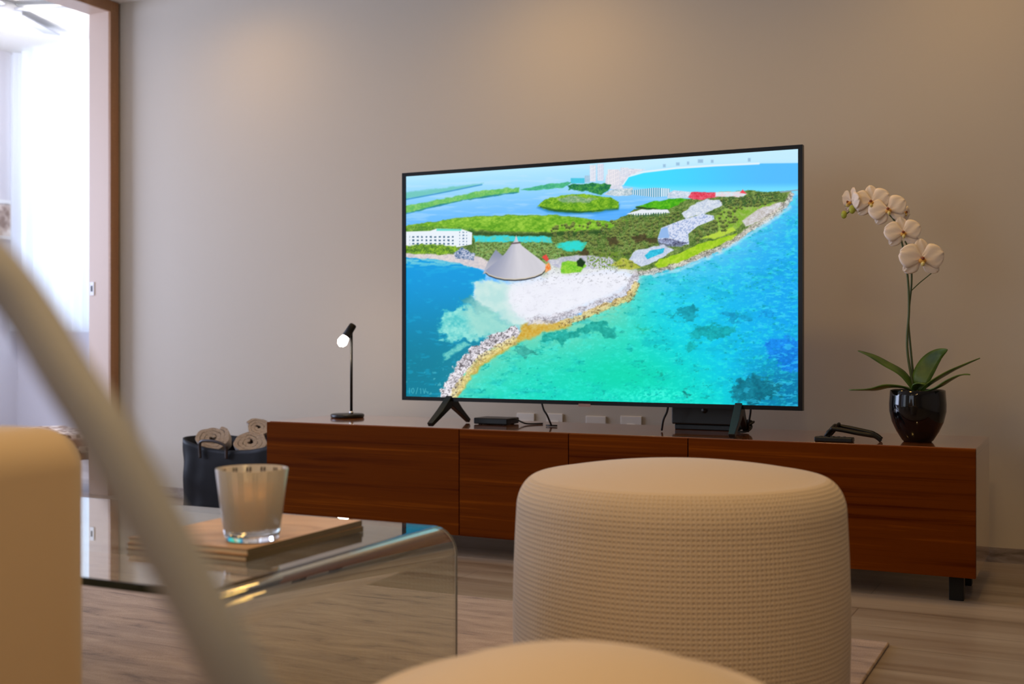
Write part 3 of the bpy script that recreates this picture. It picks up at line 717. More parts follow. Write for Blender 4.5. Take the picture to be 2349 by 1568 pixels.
    poly([(1660, 476), (1740, 472), (1775, 462), (1790, 470), (1740, 498), (1705, 505), (1690, 525), (1650, 540), (1640, 500)], tex((134, 176, 60), (166, 190, 110), 6, 76), 2, 6)
    poly([(1700, 505), (1740, 478), (1790, 462), (1796, 470), (1740, 508), (1710, 520)], tex((226, 226, 232), (196, 190, 186), 4, 77), 2, 4)
    big = [(1508, 546), (1516, 522), (1560, 505), (1612, 490), (1636, 494), (1638, 503), (1600, 518), (1578, 536), (1580, 560), (1550, 562), (1510, 556)]
    m = poly(big, (222, 228, 244), 1.2)
    lay(m * ss(0.52, 0.62, fbm(X / 3.5, Y / 2.5, 78)) * 0.6, (140, 160, 200)); poly([(1508, 548), (1530, 546), (1578, 556), (1560, 566), (1512, 564)], tex((60, 60, 84), (170, 180, 210), 3, 79), 1.5, 3, 0.85)
    poly([(1508, 546), (1516, 524), (1530, 520), (1535, 545)], (160, 190, 230), 1.5)
    poly([(1440, 596), (1456, 574), (1520, 560), (1546, 574), (1490, 606), (1470, 610)], tex((224, 230, 242), (190, 200, 220), 4, 80), 1.5, 4)
    poly([(1478, 586), (1490, 574), (1524, 568), (1520, 580), (1484, 594)], tex((84, 206, 230), (50, 170, 200), 3, 81), 1.2, 2)
    poly([(1400, 606), (1425, 592), (1450, 598), (1470, 612), (1450, 620), (1420, 616)], tex((170, 180, 60), (214, 210, 120), 4, 82), 2, 6, 0.85)
    poly([(1500, 608), (1512, 594), (1550, 584), (1600, 560), (1640, 548), (1690, 534), (1688, 546), (1640, 566), (1570, 600), (1510, 616)], tex((156, 196, 40), (190, 216, 80), 7, 83), 1.5, 4)
    poly([(1605, 546), (1650, 530), (1680, 520), (1688, 530), (1640, 546)], (190, 214, 90), 2, 4)
    palms([(1640, 525), (1640, 490), (1690, 478), (1690, 505), (1660, 530)], 34, 3, 4, 7)
    palms([(1584, 552), (1590, 530), (1640, 505), (1650, 520), (1600, 552)], 24, 4, 4, 6.5)
    palms([(1650, 456), (1712, 452), (1745, 441), (1785, 441), (1782, 462), (1720, 478), (1660, 478)], 60, 5, 3.5, 6.5)
    palms([(1400, 606), (1420, 590), (1460, 604), (1440, 614)], 10, 6, 3, 4.5, (90, 100, 50), (190, 190, 100))
    # rocks of the right shore
    d = ldist([(1460, 628), (1510, 620), (1560, 606), (1610, 586), (1650, 570), (1690, 548), (1712, 530), (1750, 506), (1790, 482), (1806, 462), (1816, 446)]) + wob * 7
    lay((1 - ss(3.5, 9, d)) * 0.9, tex((110, 104, 100), (232, 226, 222), 3.6, 86, 0.30, 0.55))
    line([(1500, 632), (1560, 618), (1650, 580), (1712, 542), (1770, 505), (1812, 475)], (220, 238, 246), 3, 4, 8, 0.55)
    line([(1790, 440), (1840, 434)], (150, 170, 190), 1.3, 1.2)
    # breakwater
    poly([(1185, 772), (1195, 745), (1240, 732), (1290, 738), (1300, 746), (1250, 760), (1200, 776)], tex((200, 166, 70), (220, 200, 130), 8, 94), 4, 10)
    g = ldist([(1040, 905), (1075, 858), (1105, 825), (1150, 800), (1190, 776), (1240, 756), (1300, 745)]) + wob * 9
    lay((1 - ss(4, 13, g)) * 0.9, tex((206, 168, 66), (216, 196, 120), 6, 89))
    d = ldist([(1015, 925), (1035, 885), (1055, 850), (1085, 815), (1120, 788), (1172, 765)]) + wob * 14
    rc = tex((112, 106, 112), (240, 236, 242), 5.5, 87, 0.26, 0.50)
    warm = ss(-6, 14, (X - 1035) * 0.62 + (Y - 885) * 0.78 - 0)[..., None]
    lay(1 - ss(13, 18, d), rc)
    g = ldist([(1040, 912), (1062, 870), (1096, 826), (1135, 802), (1178, 782)]) + wob * 10
    lay((1 - ss(5, 11, g)) * 0.8, tex((150, 126, 80), (244, 234, 180), 4, 88, 0.30, 0.52))
    lay((1 - ss(14, 18, d)) * ss(0.60, 0.68, fbm(X / 3.4, Y / 3.0, 95, 3)) * 0.6, (64, 58, 60))
    d = ldist([(1215, 736), (1270, 730), (1330, 712), (1380, 694), (1430, 674), (1450, 650), (1456, 634)]) + wob * 12
    lay((1 - ss(6, 13, d)) * 0.85, tex((130, 124, 132), (232, 230, 238), 4, 90, 0.28, 0.52))
    d = ldist([(1290, 742), (1340, 724), (1390, 702), (1440, 684), (1458, 655)]) + wob * 10
    lay((1 - ss(5, 10, d)) * 0.85, tex((150, 112, 56), (236, 220, 160), 4, 91, 0.26, 0.52))
    lay((1 - ss(9, 13, d)) * ss(0.60, 0.68, fbm(X / 3.4, Y / 3.0, 96, 3)) * 0.5, (84, 70, 50))
    # thatched roof
    poly([(1106, 628), (1120, 596), (1136, 572), (1156, 590), (1160, 620)], mixc((150, 156, 176), (190, 190, 200), ss(575, 620, Y)), 1.5)
    hut = [(1183, 539), (1187, 552), (1196, 563), (1214, 577), (1234, 592), (1252, 607), (1250, 616), (1242, 625), (1226, 632), (1204, 637), (1180, 639), (1156, 638), (1136, 634), (1120, 628), (1112, 621), (1124, 610), (1142, 596), (1158, 580), (1170, 563), (1179, 551)]
    m = poly([(x, y + 5) for x, y in hut], (40, 40, 50), 1.5)
    m = poly([(x, y + 2.5) for x, y in hut], (214, 206, 190), 1.2)
    ang = np.arctan2(X - 1183, Y - 530)
    shade = mixc((158, 162, 182), (216, 214, 220), ss(-0.8, 0.15, ang)) * (0.97 + 0.05 * fbm(ang * 9, Y / 60, 92))[..., None]
    poly(hut, shade, 1.2)
    line([(1172, 558), (1192, 556)], (110, 96, 96), 1.6, 1.2); 
    poly([(1242, 588), (1252, 582), (1258, 596), (1254, 600)], (214, 90, 80), 1.5, 4)
    poly([(1250, 606), (1258, 602), (1262, 618), (1250, 624)], tex((230, 130, 60), (240, 200, 150), 3, 93), 1.5, 4)
    # faint caption at the lower left of the picture
    cap = (150, 206, 216)
    for a in ([(938, 890), (938, 902)], [(943, 892), (947, 890), (949, 896), (946, 902), (943, 899), (943, 892)], [(957, 889), (953, 903)], [(962, 892), (964, 891), (964, 902)], [(969, 891), (972, 902), (975, 891)]):
        line(a, cap, 0.8, 0.7, op=0.6)
    lu = C @ np.array((0.3, 0.59, 0.11)); C = np.clip(lu[..., None] + (C - lu[..., None]) * 1.15, 0, 255)
    C = 255 * (C / 255) ** 1.12
    return np.clip(C, 0, 255)
def make_screen():
    nx, ny = 760, 428
    us = np.linspace(SL, SR, nx); zs = np.linspace(SB, STp, ny)
    U, Z = np.meshgrid(us, zs)
    camX = U * CT + TVY * ST; camZ = -U * ST + TVY * CT
    PX = CX + FPX * camX / camZ; PY = HY + FPX * (EYE - Z) / camZ
    C = screen_picture(PX, PY) / 255.0
    L = np.where(C <= 0.04045, C / 12.92, ((C + 0.055) / 1.055) ** 2.4)
    me = bpy.data.meshes.new('screen')
    co = np.stack([U - tx, np.full(U.shape, 0.004), Z - tz], -1).reshape(-1, 3).astype(np.float32)
    me.vertices.add(nx * ny); me.vertices.foreach_set('co', co.ravel())
    i = np.arange(nx * ny).reshape(ny, nx)
    q4 = np.stack([i[:-1, :-1], i[:-1, 1:], i[1:, 1:], i[1:, :-1]], -1).reshape(-1, 4).astype(np.int32)
    nf = len(q4)
    me.loops.add(nf * 4); me.loops.foreach_set('vertex_index', q4.ravel())
    me.polygons.add(nf); me.polygons.foreach_set('loop_start', np.arange(0, nf * 4, 4, dtype=np.int32))
    me.update(calc_edges=True)
    at = me.color_attributes.new('picture', 'FLOAT_COLOR', 'POINT')
    at.data.foreach_set('color', np.concatenate([L.reshape(-1, 3), np.ones((nx * ny, 1))], 1).astype(np.float32).ravel())
    m = mat('lit_screen', (0.006, 0.006, 0.007), 0.3, spec=0.12); q = NB(m)
    a = q.n('ShaderNodeAttribute', attribute_name='picture')
    q.l(a.outputs['Color'], q.b.inputs['Emission Color']); q.b.inputs['Emission Strength'].default_value = 1.0
    me.materials.append(m)
    o = bpy.data.objects.new('screen', me); COL.objects.link(o); o.parent = tv
    o['label'] = 'lit screen showing an aerial view of a turquoise coast'
make_screen()

# ------------------------------------------------------------------ things on the console
def table_lamp():
    D = 3.90; c = PD(797, HY, D)
    t = thing('table_lamp', 'slim black table lamp with a lit head on the left of the teak console', 'lamp', (c.x, D, CTOP))
    bm = new_bm(); add_lathe(bm, [(0, 0), (0.062, 0), (0.066, 0.003), (0.066, 0.012), (0.062, 0.015), (0, 0.016)], 48); link_obj('base', bm, M_BLACK, t)
    px_ = PD(806, HY, D).x - c.x
    bm = new_bm(); add_lathe(bm, [(0, 0.015), (0.008, 0.015), (0.008, 0.024), (0.0045, 0.026), (0, 0.026)], 20, (px_, 0, 0)); link_obj('collar', bm, M_STEEL, t)
    ztop = PD(806, 748, D).z - CTOP
    bm = new_bm(); add_tube(bm, [(px_, 0, 0.024), (px_, 0, ztop)], 0.0055, 16); link_obj('pole', bm, M_BLKMAT, t)
    a = PD(811, 744, D - 0.004) ; b = PD(793, 772, D - 0.03)
    off = Vector((c.x, D, CTOP)); a = a - off; b = b - off
    dirv = (b - a).normalized()
    bm = new_bm(); add_tube(bm, [a, a + dirv * 0.004, b], [0.011, 0.0145, 0.0165], 28); hd = link_obj('lamp_head', bm, M_BLKMAT, t)
    bm = new_bm(); add_tube(bm, [b, b + dirv * 0.012, b + dirv * 0.026, b + dirv * 0.038, b + dirv * 0.044], [0.014, 0.018, 0.020, 0.014, 0.003], 24)
    link_obj('bulb', bm, mat('glowing_bulb', (1, 1, 1), 0.4, emit=(1.0, 0.90, 0.78), estr=22), t)
    p = b + dirv * 0.068 + off
    L = bpy.data.lights.new('table_lamp_light', 'POINT'); L.energy = 1.3; L.color = (1, 0.78, 0.55); L.shadow_soft_size = 0.02
    lo = bpy.data.objects.new('table_lamp_light', L); COL.objects.link(lo); lo.location = p
table_lamp()

# orchid
def orchid():
    D = 3.76; c = PD(2105, HY, D)
    t = thing('potted_orchid', 'white orchid with arching stem in a glossy black pot on the right of the console', 'plant', (c.x, D, CTOP))
    off = Vector((c.x, D, CTOP))
    def L(x, y, dd=0.0): return PD(x, y, D + dd) - off
    prof = [(0, 0), (0.040, 0), (0.046, 0.006), (0.062, 0.032), (0.075, 0.060), (0.0825, 0.092), (0.083, 0.115), (0.081, 0.140), (0.080, 0.156), (0.077, 0.157), (0.076, 0.140), (0.074, 0.110), (0.0, 0.108)]
    bm = new_bm(); add_lathe(bm, prof, 96); pot = link_obj('pot', bm, mat('gloss_black_glaze', (0.002, 0.002, 0.003), 0.07, spec=0.45), t)
    m_s = mat('bark_soil', (0.05, 0.03, 0.02), 0.9)
    bm = new_bm(); add_lathe(bm, [(0, 0.135), (0.05, 0.138), (0.0745, 0.13), (0.0745, 0.112), (0, 0.112)], 40)
    for v in bm.verts: v.co.z += 0.006 * mnoise.noise(v.co * 60)
    link_obj('soil', bm, m_s, t)
    green = mat('leaf_green', S((66, 96, 30)), 0.35); q = NB(green)
    n1 = q.n('ShaderNodeTexNoise', i_Scale=18.0, i_Detail=3.0); q.l(q.coords((1, 1, 1)), n1.inputs['Vector'])
    r = q.ramp(n1.outputs['Fac'], [(0.3, S((44, 78, 20))), (0.7, S((92, 120, 44)))]); q.l(r.outputs['Color'], q.b.inputs['Base Color'])
    stemm = mat('stem_green', S((70, 84, 40)), 0.5)
    def leaf(pts, wid, wdir, fold=0.25):
        path = smooth_path(pts, 6); n = len(path); bm = new_bm(); rows = []
        for i, p in enumerate(path):
            s = i / (n - 1)
            w = wid * (math.sin(math.pi * min(1, 0.14 + s * 0.86)) ** 0.85) * (1 if s < 0.995 else 0.05) * (1 - 0.25 * s * s)
            tg = (path[min(i + 1, n - 1)] - path[max(i - 1, 0)]).normalized()
            wd = (wdir - tg * wdir.dot(tg)).normalized(); up = tg.cross(wd)
            if up.z < 0: up = -up
            rows.append([bm.verts.new(p + wd * w * k + up * abs(k) * w * fold) for k in (-1, -0.5, 0, 0.5, 1)])
        for i in range(n - 1):
            for k in range(4): bm.faces.new((rows[i][k], rows[i][k + 1], rows[i + 1][k + 1], rows[i + 1][k])).smooth = True
        o = link_obj('leaf', bm, green, t); md = o.modifiers.new('s', 'SOLIDIFY'); md.thickness = 0.003; md.offset = 0
    yd = Vector((0.44, 0.9, 0.0)).normalized()
    xd = Vector((0.9, -0.35, 0.3)).normalized()
    leaf([L(2097, 893), L(2070, 858, -.01), L(2030, 834, -.02), L(1996, 815, -.03), L(1968, 804, -.03)], 0.019, yd + Vector((0, 0, .15)), 0.12)
    leaf([L(2098, 896), L(2070, 889, -.02), L(2035, 888, -.04), L(1995, 894, -.06), L(1947, 894, -.07)], 0.026, yd + Vector((0, 0, -.12)), 0.12)
    leaf([L(2108, 895), L(2113, 868), L(2130, 835, .01), L(2152, 812, .01), L(2174, 801, .0)], 0.030, Vector((0.75, -0.15, -0.55)), 0.1)
    leaf([L(2112, 896), L(2140, 876, .01), L(2180, 853, .03), L(2215, 836, .04), L(2248, 821, .05)], 0.020, yd + Vector((0, 0, .1)), 0.12)
    leaf([L(2120, 898), L(2150, 890, -.02), L(2180, 872, -.03), L(2205, 860, -.04), L(2226, 859, -.05)], 0.022, yd + Vector((0, 0, .1)), 0.12)
    leaf([L(2100, 896), L(2104, 884, -.02), L(2112, 880, -.03), L(2124, 882, -.04)], 0.018, yd, 0.2)
    # stems
    st1 = [(2096, 893), (2090, 860), (2082, 810), (2081, 770), (2085, 715), (2084, 660), (2079, 610), (2072, 570), (2064, 540), (2055, 512), (2042, 494), (2020, 478), (1996, 470), (1975, 470), (1955, 480), (1940, 492)]
    st2 = [(2100, 893), (2094, 850), (2088, 790), (2084, 740), (2086, 700), (2091, 650), (2090, 600), (2084, 570), (2076, 553)]
    bm = new_bm(); pp = smooth_path([L(x, y, -0.0) for x, y in st1], 5); n = len(pp)
    add_tube(bm, pp, [0.0042 - 0.0024 * i / (n - 1) for i in range(n)], 10); link_obj('stem', bm, stemm, t)
    bm = new_bm(); pp = smooth_path([L(x, y, 0.012) for x, y in st2], 5); n = len(pp)
    add_tube(bm, pp, [0.0036 - 0.0012 * i / (n - 1) for i in range(n)], 10); link_obj('stem', bm, stemm, t)
    bm = new_bm(); add_tube(bm, smooth_path([L(2090, 667, .012), L(2110, 648, .01), L(2136, 627, .0)], 5), 0.0016, 8); link_obj('flower_stalk', bm, stemm, t)
    petal = bpy.data.materials.new('white_petal'); petal.use_nodes = True
    b = petal.node_tree.nodes['Principled BSDF']; b.inputs['Base Color'].default_value = (*S((240, 226, 212)), 1); b.inputs['Roughness'].default_value = 0.6
    b.inputs['Subsurface Weight'].default_value = 0.25; b.inputs['Subsurface Radius'].default_value = (0.01, 0.008, 0.006)
    gold = mat('golden_throat', S((206, 150, 60)), 0.5); maroon = mat('maroon_column', S((130, 62, 24)), 0.5)
    lip_y = mat('yellow_lip', S((214, 196, 120)), 0.5)
    def flower(x, y, size, yaw, pitch, roll, dd=0.0):
        """flower facing -Y before rotation; two wide petals, three sepals, lip"""
        R = Matrix.Translation(L(x, y, dd)) @ Matrix.Rotation(yaw, 4, 'Z') @ Matrix.Rotation(pitch, 4, 'X') @ Matrix.Rotation(roll, 4, 'Y')
        root = None
        def blade(ang, ln, wd, cup, yoff, name, parent):
            bm = new_bm(); n, k = 10, 8; rows = []
            for i in range(n + 1):
                s = i / n; w = wd * (math.sin(math.pi * (s * 0.93 + 0.05)) ** (0.55)) * (0.35 + 0.65 * min(1, s * 2.2))
                row = []
                for j in range(k + 1):
                    c_ = (j / k - 0.5) * 2
                    p = Vector((w * c_, yoff - cup * math.sin(s * math.pi * 0.8) * size + 0.10 * size * c_ * c_ * s + 0.03 * size * math.sin(7 * c_ + 5 * s), ln * s))
                    p = Matrix.Rotation(ang, 3, 'Y') @ p
                    row.append(bm.verts.new(R @ p))
                rows.append(row)
            for i in range(n):
                for j in range(k): bm.faces.new((rows[i][j], rows[i][j + 1], rows[i + 1][j + 1], rows[i + 1][j])).smooth = True
            bmesh.ops.recalc_face_normals(bm, faces=bm.faces)
            o = link_obj(name, bm, petal, parent)
            return o
        # flower = one part, petals joined as one mesh, throat and column sub-parts
        parts = []
        for ang, ln, wd, cup, yo in ((0.0, 0.95, 0.36, 0.04, 0.006), (2.2, 0.95, 0.34, 0.04, 0.006), (-2.2, 0.95, 0.34, 0.04, 0.006), (1.28, 1.02, 0.58, 0.10, 0.0), (-1.28, 1.02, 0.58, 0.10, 0.0)):
            parts.append(blade(ang, ln * size, wd * size, cup, yo, 'flower', t))
        bm = new_bm()
        for p in parts: bm.from_mesh(p.data)
        for p in parts: bpy.data.objects.remove(p)
        fl = link_obj('flower', bm, petal, t)
        md = fl.modifiers.new('s', 'SOLIDIFY'); md.thickness = 0.0012
        bm = new_bm(); bmesh.ops.create_uvsphere(bm, u_segments=14, v_segments=10, radius=0.16 * size)
        for v in bm.verts: v.co = R @ Vector((v.co.x * 1.1, v.co.y * 1.0 - 0.16 * size, v.co.z * 0.8 - 0.10 * size))
        link_obj('lip', bm, gold, fl, smooth=True)
        bm = new_bm(); bmesh.ops.create_uvsphere(bm, u_segments=12, v_segments=8, radius=0.085 * size)
        for v in bm.verts: v.co = R @ Vector((v.co.x, v.co.y - 0.27 * size, v.co.z + 0.0 * size))
        link_obj('column', bm, maroon, fl, smooth=True)
        bm = new_bm(); bmesh.ops.create_uvsphere(bm, u_segments=12, v_segments=8, radius=0.10 * size)
        for v in bm.verts: v.co = R @ Vector((v.co.x * 0.9, v.co.y * 1.6 - 0.24 * size, v.co.z * 1.2 - 0.24 * size))
        link_obj('lip_tip', bm, lip_y, fl, smooth=True)
    face = TH * 0.75
    flower(2114, 594, 0.066, face, -0.05, 0.0, -0.012)
    flower(2071, 534, 0.054, face - 0.1, -0.10, -0.12, -0.014)
    flower(2072, 486, 0.040, face + 0.9, 0.1, 0.4, 0.030)
    flower(2037, 481, 0.056, face - 0.2, -0.1, -0.25, -0.012)
    flower(1999, 463, 0.056, face - 0.3, -0.05, -0.1, -0.006)
    flower(1952, 462, 0.046, face - 1.15, 0.1, 0.2, 0.004)
    bud = mat('green_bud', S((168, 176, 60)), 0.5)
    for x, y, r in ((1955, 480, 0.011), (1936, 492, 0.010)):
        bm = new_bm(); bmesh.ops.create_uvsphere(bm, u_segments=14, v_segments=10, radius=r)
        p = L(x, y, -0.004)
        for v in bm.verts: v.co = p + Vector((v.co.x * 0.9, v.co.y * 0.8, v.co.z * 1.25))
        link_obj('bud', bm, bud, t, smooth=True)
orchid()

def sunglasses():
    D = 3.70
    a = PD(1905, HY, D)
    t = thing('sunglasses', 'black folded sunglasses lying beside the orchid pot on the console', 'sunglasses', (a.x, D, CTOP))
    off = Vector((a.x, D, CTOP))
    def L(x, y, dd=0): return PD(x, y, D + dd) - off
    base = CTOP
    # front: two rounded lenses standing, seen edge-on, on top of the case's end
    bm = new_bm()
    n = 24
    for cy_, s in ((-0.030, 1), (0.030, 1)):
        ringo = []; 
        pts = []
        for k in range(n + 1):
            a_ = 2 * math.pi * k / n
            pts.append(Vector((0.016 * math.cos(a_) + 0.004, cy_ + 0.026 * math.sin(a_), 0.028 + 0.021 * math.cos(a_ + 0.0))))
        add_tube(bm, pts, 0.0045, 8, cap=False)
    add_tube(bm, [(0.008, -0.008, 0.040), (0.010, 0.0, 0.042), (0.008, 0.008, 0.040)], 0.0028, 8)
    link_obj('rim', bm, M_BLACK, t)
    for cy_ in (-0.030, 0.030):
        bm = new_bm(); c0 = bm.verts.new((-0.006, cy_, 0.031)); vs = [bm.verts.new((0.016 * math.cos(2 * math.pi * k / n) + 0.004, cy_ + 0.026 * math.sin(2 * math.pi * k / n), 0.028 + 0.021 * math.cos(2 * math.pi * k / n))) for k in range(n)]
        for k in range(n): bm.faces.new((c0, vs[k], vs[(k + 1) % n])).smooth = True
        o = link_obj('lens', bm, mat('dark_lens', (0.006, 0.005, 0.005), 0.1), t); md = o.modifiers.new('s', 'SOLIDIFY'); md.thickness = 0.002
    for dy, z1_, ex in ((-0.055, 0.018, 2026), (0.052, 0.012, 2018)):
        bm = new_bm()
        xe = PD(ex, HY, D).x - a.x
        pts = smooth_path([(0.012, dy, 0.040), (0.045, dy * 0.97, 0.036), (0.09, dy * 0.9, 0.028), (xe - 0.02, dy * 0.8, 0.020), (xe, dy * 0.75, 0.0060)], 5)
        add_tube(bm, pts, [0.0068] * (len(pts) - 6) + [0.0055] * 6, 8)
        link_obj('temple', bm, M_BLACK, t)
sunglasses()
def remote():
    D = 3.645
    x0, x1 = UX(1870, D), UX(1958, D)
    t = thing('remote_control', 'small flat black remote control lying in front of the sunglasses', 'remote control', ((x0 + x1) / 2, D, CTOP))
    w = (x1 - x0) / 2
    box_obj('body', (-w, w, -0.018, 0.018, 0, 0.015), M_BLACK, t, bevel=0.004)
    bm = new_bm()
    for i in range(5):
        for j in (-1, 1):
            add_box(bm, -w * 0.7 + i * w * 0.3 - 0.004, -w * 0.7 + i * w * 0.3 + 0.004, j * 0.008 - 0.003, j * 0.008 + 0.003, 0.015, 0.0165)
    link_obj('buttons', bm, mat('grey_button', (0.05, 0.05, 0.05), 0.5), t)
remote()
def settop():
    D = 3.80
    x0, x1 = UX(1086, D), UX(1163, D)
    t = thing('media_box', 'small flat black media box under the left end of the television', 'media box', ((x0 + x1) / 2, D + 0.05, CTOP))
    w = (x1 - x0) / 2
    box_obj('case', (-w, w, -0.05, 0.05, 0.002, 0.024), M_BLACK, t, bevel=0.004)
    for sx in (-1, 1):
        for sy in (-1, 1): box_obj('foot', (sx * w * 0.7 - 0.005, sx * w * 0.7 + 0.005, sy * 0.035 - 0.005, sy * 0.035 + 0.005, 0, 0.002), M_BLKMAT, t)
    bm = new_bm(); add_tube(bm, smooth_path([(w - 0.004, 0.0, 0.020), (w + 0.012, 0, 0.020), (w + 0.035, 0.0, 0.010), (w + 0.055, 0.01, 0.004), (w + 0.09, 0.06, 0.003)], 6), 0.003, 8)
    link_obj('cable', bm, M_BLACK, t)
settop()
def modem():
    D = 3.90
    x0, x1 = UX(1540, D), UX(1688, D)
    t = thing('receiver_box', 'dark grey upright receiver box behind the right end of the television', 'receiver', ((x0 + x1) / 2, D + 0.05, CTOP))
    w = (x1 - x0) / 2
    g = mat('dark_grey_plastic', (0.014, 0.012, 0.010), 0.35, spec=0.3)
    box_obj('case', (-w, w, -0.05, 0.05, 0.018, 0.16), g, t, bevel=0.006)
    box_obj('base', (-w + 0.01, w - 0.01, -0.045, 0.045, 0.0, 0.018), M_BLACK, t, bevel=0.003)
    bm = new_bm(); R = Matrix.Rotation(math.pi / 2, 4, 'X')
    add_lathe(bm, [(0, 0), (0.010, 0), (0.010, 0.003), (0, 0.004)], 20)
    for v in bm.verts: v.co = R @ v.co + Vector((0.005, -0.05, 0.068))
    link_obj('knob', bm, M_BLACK, t)
modem()
# cables hanging from the television
def cable(pts, label, r=0.003, foot_=None):
    bm = new_bm(); add_tube(bm, smooth_path(pts, 8), r, 8)
    if foot_: add_tube(bm, foot_, 0.003, 8)
    o = link_obj('cable', bm, M_BLACK); tag(o, label, 'cable', 'black cables hanging behind the television')
Dc = 3.80
def K(x, y, D): return PD(x, y, D)
def onTop(x, D, h=0.004):
    p = PD(x, HY, D); return Vector((p.x, D, CTOP + h))
cable([K(1238, 900, Dc), K(1246, 936, Dc), K(1255, 952, Dc), onTop(1265, Dc + 0.02)], 'thin black cable dropping to the console left of the screen centre', 0.0035, [onTop(1253, Dc + 0.02), onTop(1278, Dc + 0.02)])
cable([K(1536, 900, Dc - .02), K(1531, 940, Dc - .02), K(1522, 962, Dc - .02), onTop(1518, Dc - 0.01)], 'thin black cable dropping beside the left of the grey receiver box', 0.0038)
cable([K(1722, 900, Dc + .04), K(1722, 940, Dc + .04), K(1718, 968, Dc + .04), onTop(1716, Dc + 0.05)], 'black cable dropping behind the right television foot', 0.0035)
bm = new_bm()
for k in range(4):
    pts = []
    for i in range(30):
        a_ = 2 * math.pi * i / 29
        c_ = onTop(1706, 3.86, 0.018 + 0.004 * k)
        pts.append(c_ + Vector((0.026 * math.cos(a_) + 0.004 * math.sin(k * 2), 0.020 * math.sin(a_ + k), 0.014 * math.sin(a_ * 1.0 + k * 1.3))))
    add_tube(bm, pts, 0.0035, 8)
o = link_obj('cable_bundle', bm, M_BLACK); tag(o, 'coiled black cable heap beside the right foot of the television', 'cable')

# ------------------------------------------------------------------ tote bag with rolled towels
def tote():
    D0, D1 = 3.93, 4.19
    x0, x1 = UX(408, D0), UX(642, D0)
    cx, cy = (x0 + x1) / 2, (D0 + D1) / 2
    hw, hd = (x1 - x0) / 2, (D1 - D0) / 2
    t = thing('tote_bag', 'black leather tote bag of rolled towels at the left end of the console', 'bag', (cx, cy, 0))
    n = 120
    def ring(k, inset=0.0):
        r = []
        for i in range(n):
            a = 2 * math.pi * i / n
            e = 0.28
            sx = math.copysign(abs(math.cos(a)) ** e, math.cos(a)); sy = math.copysign(abs(math.sin(a)) ** e, math.sin(a))
            front = max(0, -sy); mid = 1 - sx * sx
            H = 0.327 - 0.046 * mid * front - 0.03 * mid * (1 - front) * 0.5
            z = H * k
            bulge = 1 - 0.035 * math.sin(math.pi * k) * 0.6 + 0.03 * (1 - k)
            wr = 0.006 * mnoise.noise(Vector((sx * 3, sy * 3, k * 3))) * (1 if k > 0.05 else 0)
            x = (hw * bulge - inset) * sx + wr; y = (hd - inset) * sy * (1 + 0.04 * mid * (1 - k)) + wr * 1.5
            r.append(Vector((x, y, max(0.001, z))))
        return r
    bm = new_bm(); rings = []
    for k in [i / 16 for i in range(17)]: rings.append([bm.verts.new(v) for v in ring(k)])
    for k in [1 - i / 8 for i in range(0, 8)]:
        rr = ring(k, 0.005)
        for v in rr: v.z = max(v.z, 0.008)
        rings.append([bm.verts.new(v) for v in rr])
    for i in range(len(rings) - 1):
        for k in range(n): bm.faces.new((rings[i][k], rings[i][(k + 1) % n], rings[i + 1][(k + 1) % n], rings[i + 1][k])).smooth = True
    bm.faces.new(list(reversed(rings[0]))); bm.faces.new(rings[-1])
    leather = mat('black_leather', (0.004, 0.004, 0.0055), 0.45, spec=0.2); q = NB(leather)
    n1 = q.n('ShaderNodeTexNoise', i_Scale=180.0, i_Detail=3.0); q.l(q.coords((1, 1, 1)), n1.inputs['Vector']); q.bump(n1.outputs['Fac'], 0.25, 0.001)
    link_obj('bag_body', bm, leather, t)
    # handle folded down over the front rim
    off = Vector((cx, cy, 0))
    def L(x, y, D): return PD(x, y, D) - off
    for yy, zz in ((0, 0), (1, 0)):
        D = D0 - 0.012 if yy == 0 else D1 + 0.008
        bm = new_bm()
        if yy == 0:
            pts = [L(459, 1050, D), L(458, 1022, D), L(462, 1012, D - .004), L(480, 1010.5, D - .006), L(500, 1014, D - .006), L(517, 1022, D - .004), L(519, 1030, D), L(519, 1052, D)]
        else:
            pts = [Vector((-0.10, hd + 0.006, 0.20)), Vector((-0.10, hd + 0.006, 0.30)), Vector((-0.05, hd + 0.004, 0.315)), Vector((0.05, hd + 0.004, 0.315)), Vector((0.10, hd + 0.006, 0.30)), Vector((0.10, hd + 0.006, 0.20))]
        add_tube(bm, smooth_path(pts, 6), 0.0065, 10)
        link_obj('handle', bm, mat('dark_handle_leather', (0.02, 0.010, 0.008), 0.35), t)
    return cx, cy
tote()
towel_m = mat('beige_towelling', S((190, 174, 160)), 0.95, sheen=0.4); q = NB(towel_m)
n1 = q.n('ShaderNodeTexNoise', i_Scale=140.0, i_Detail=4.0); q.l(q.coords((1, 1, 1)), n1.inputs['Vector']); q.bump(n1.outputs['Fac'], 1.0, 0.008)
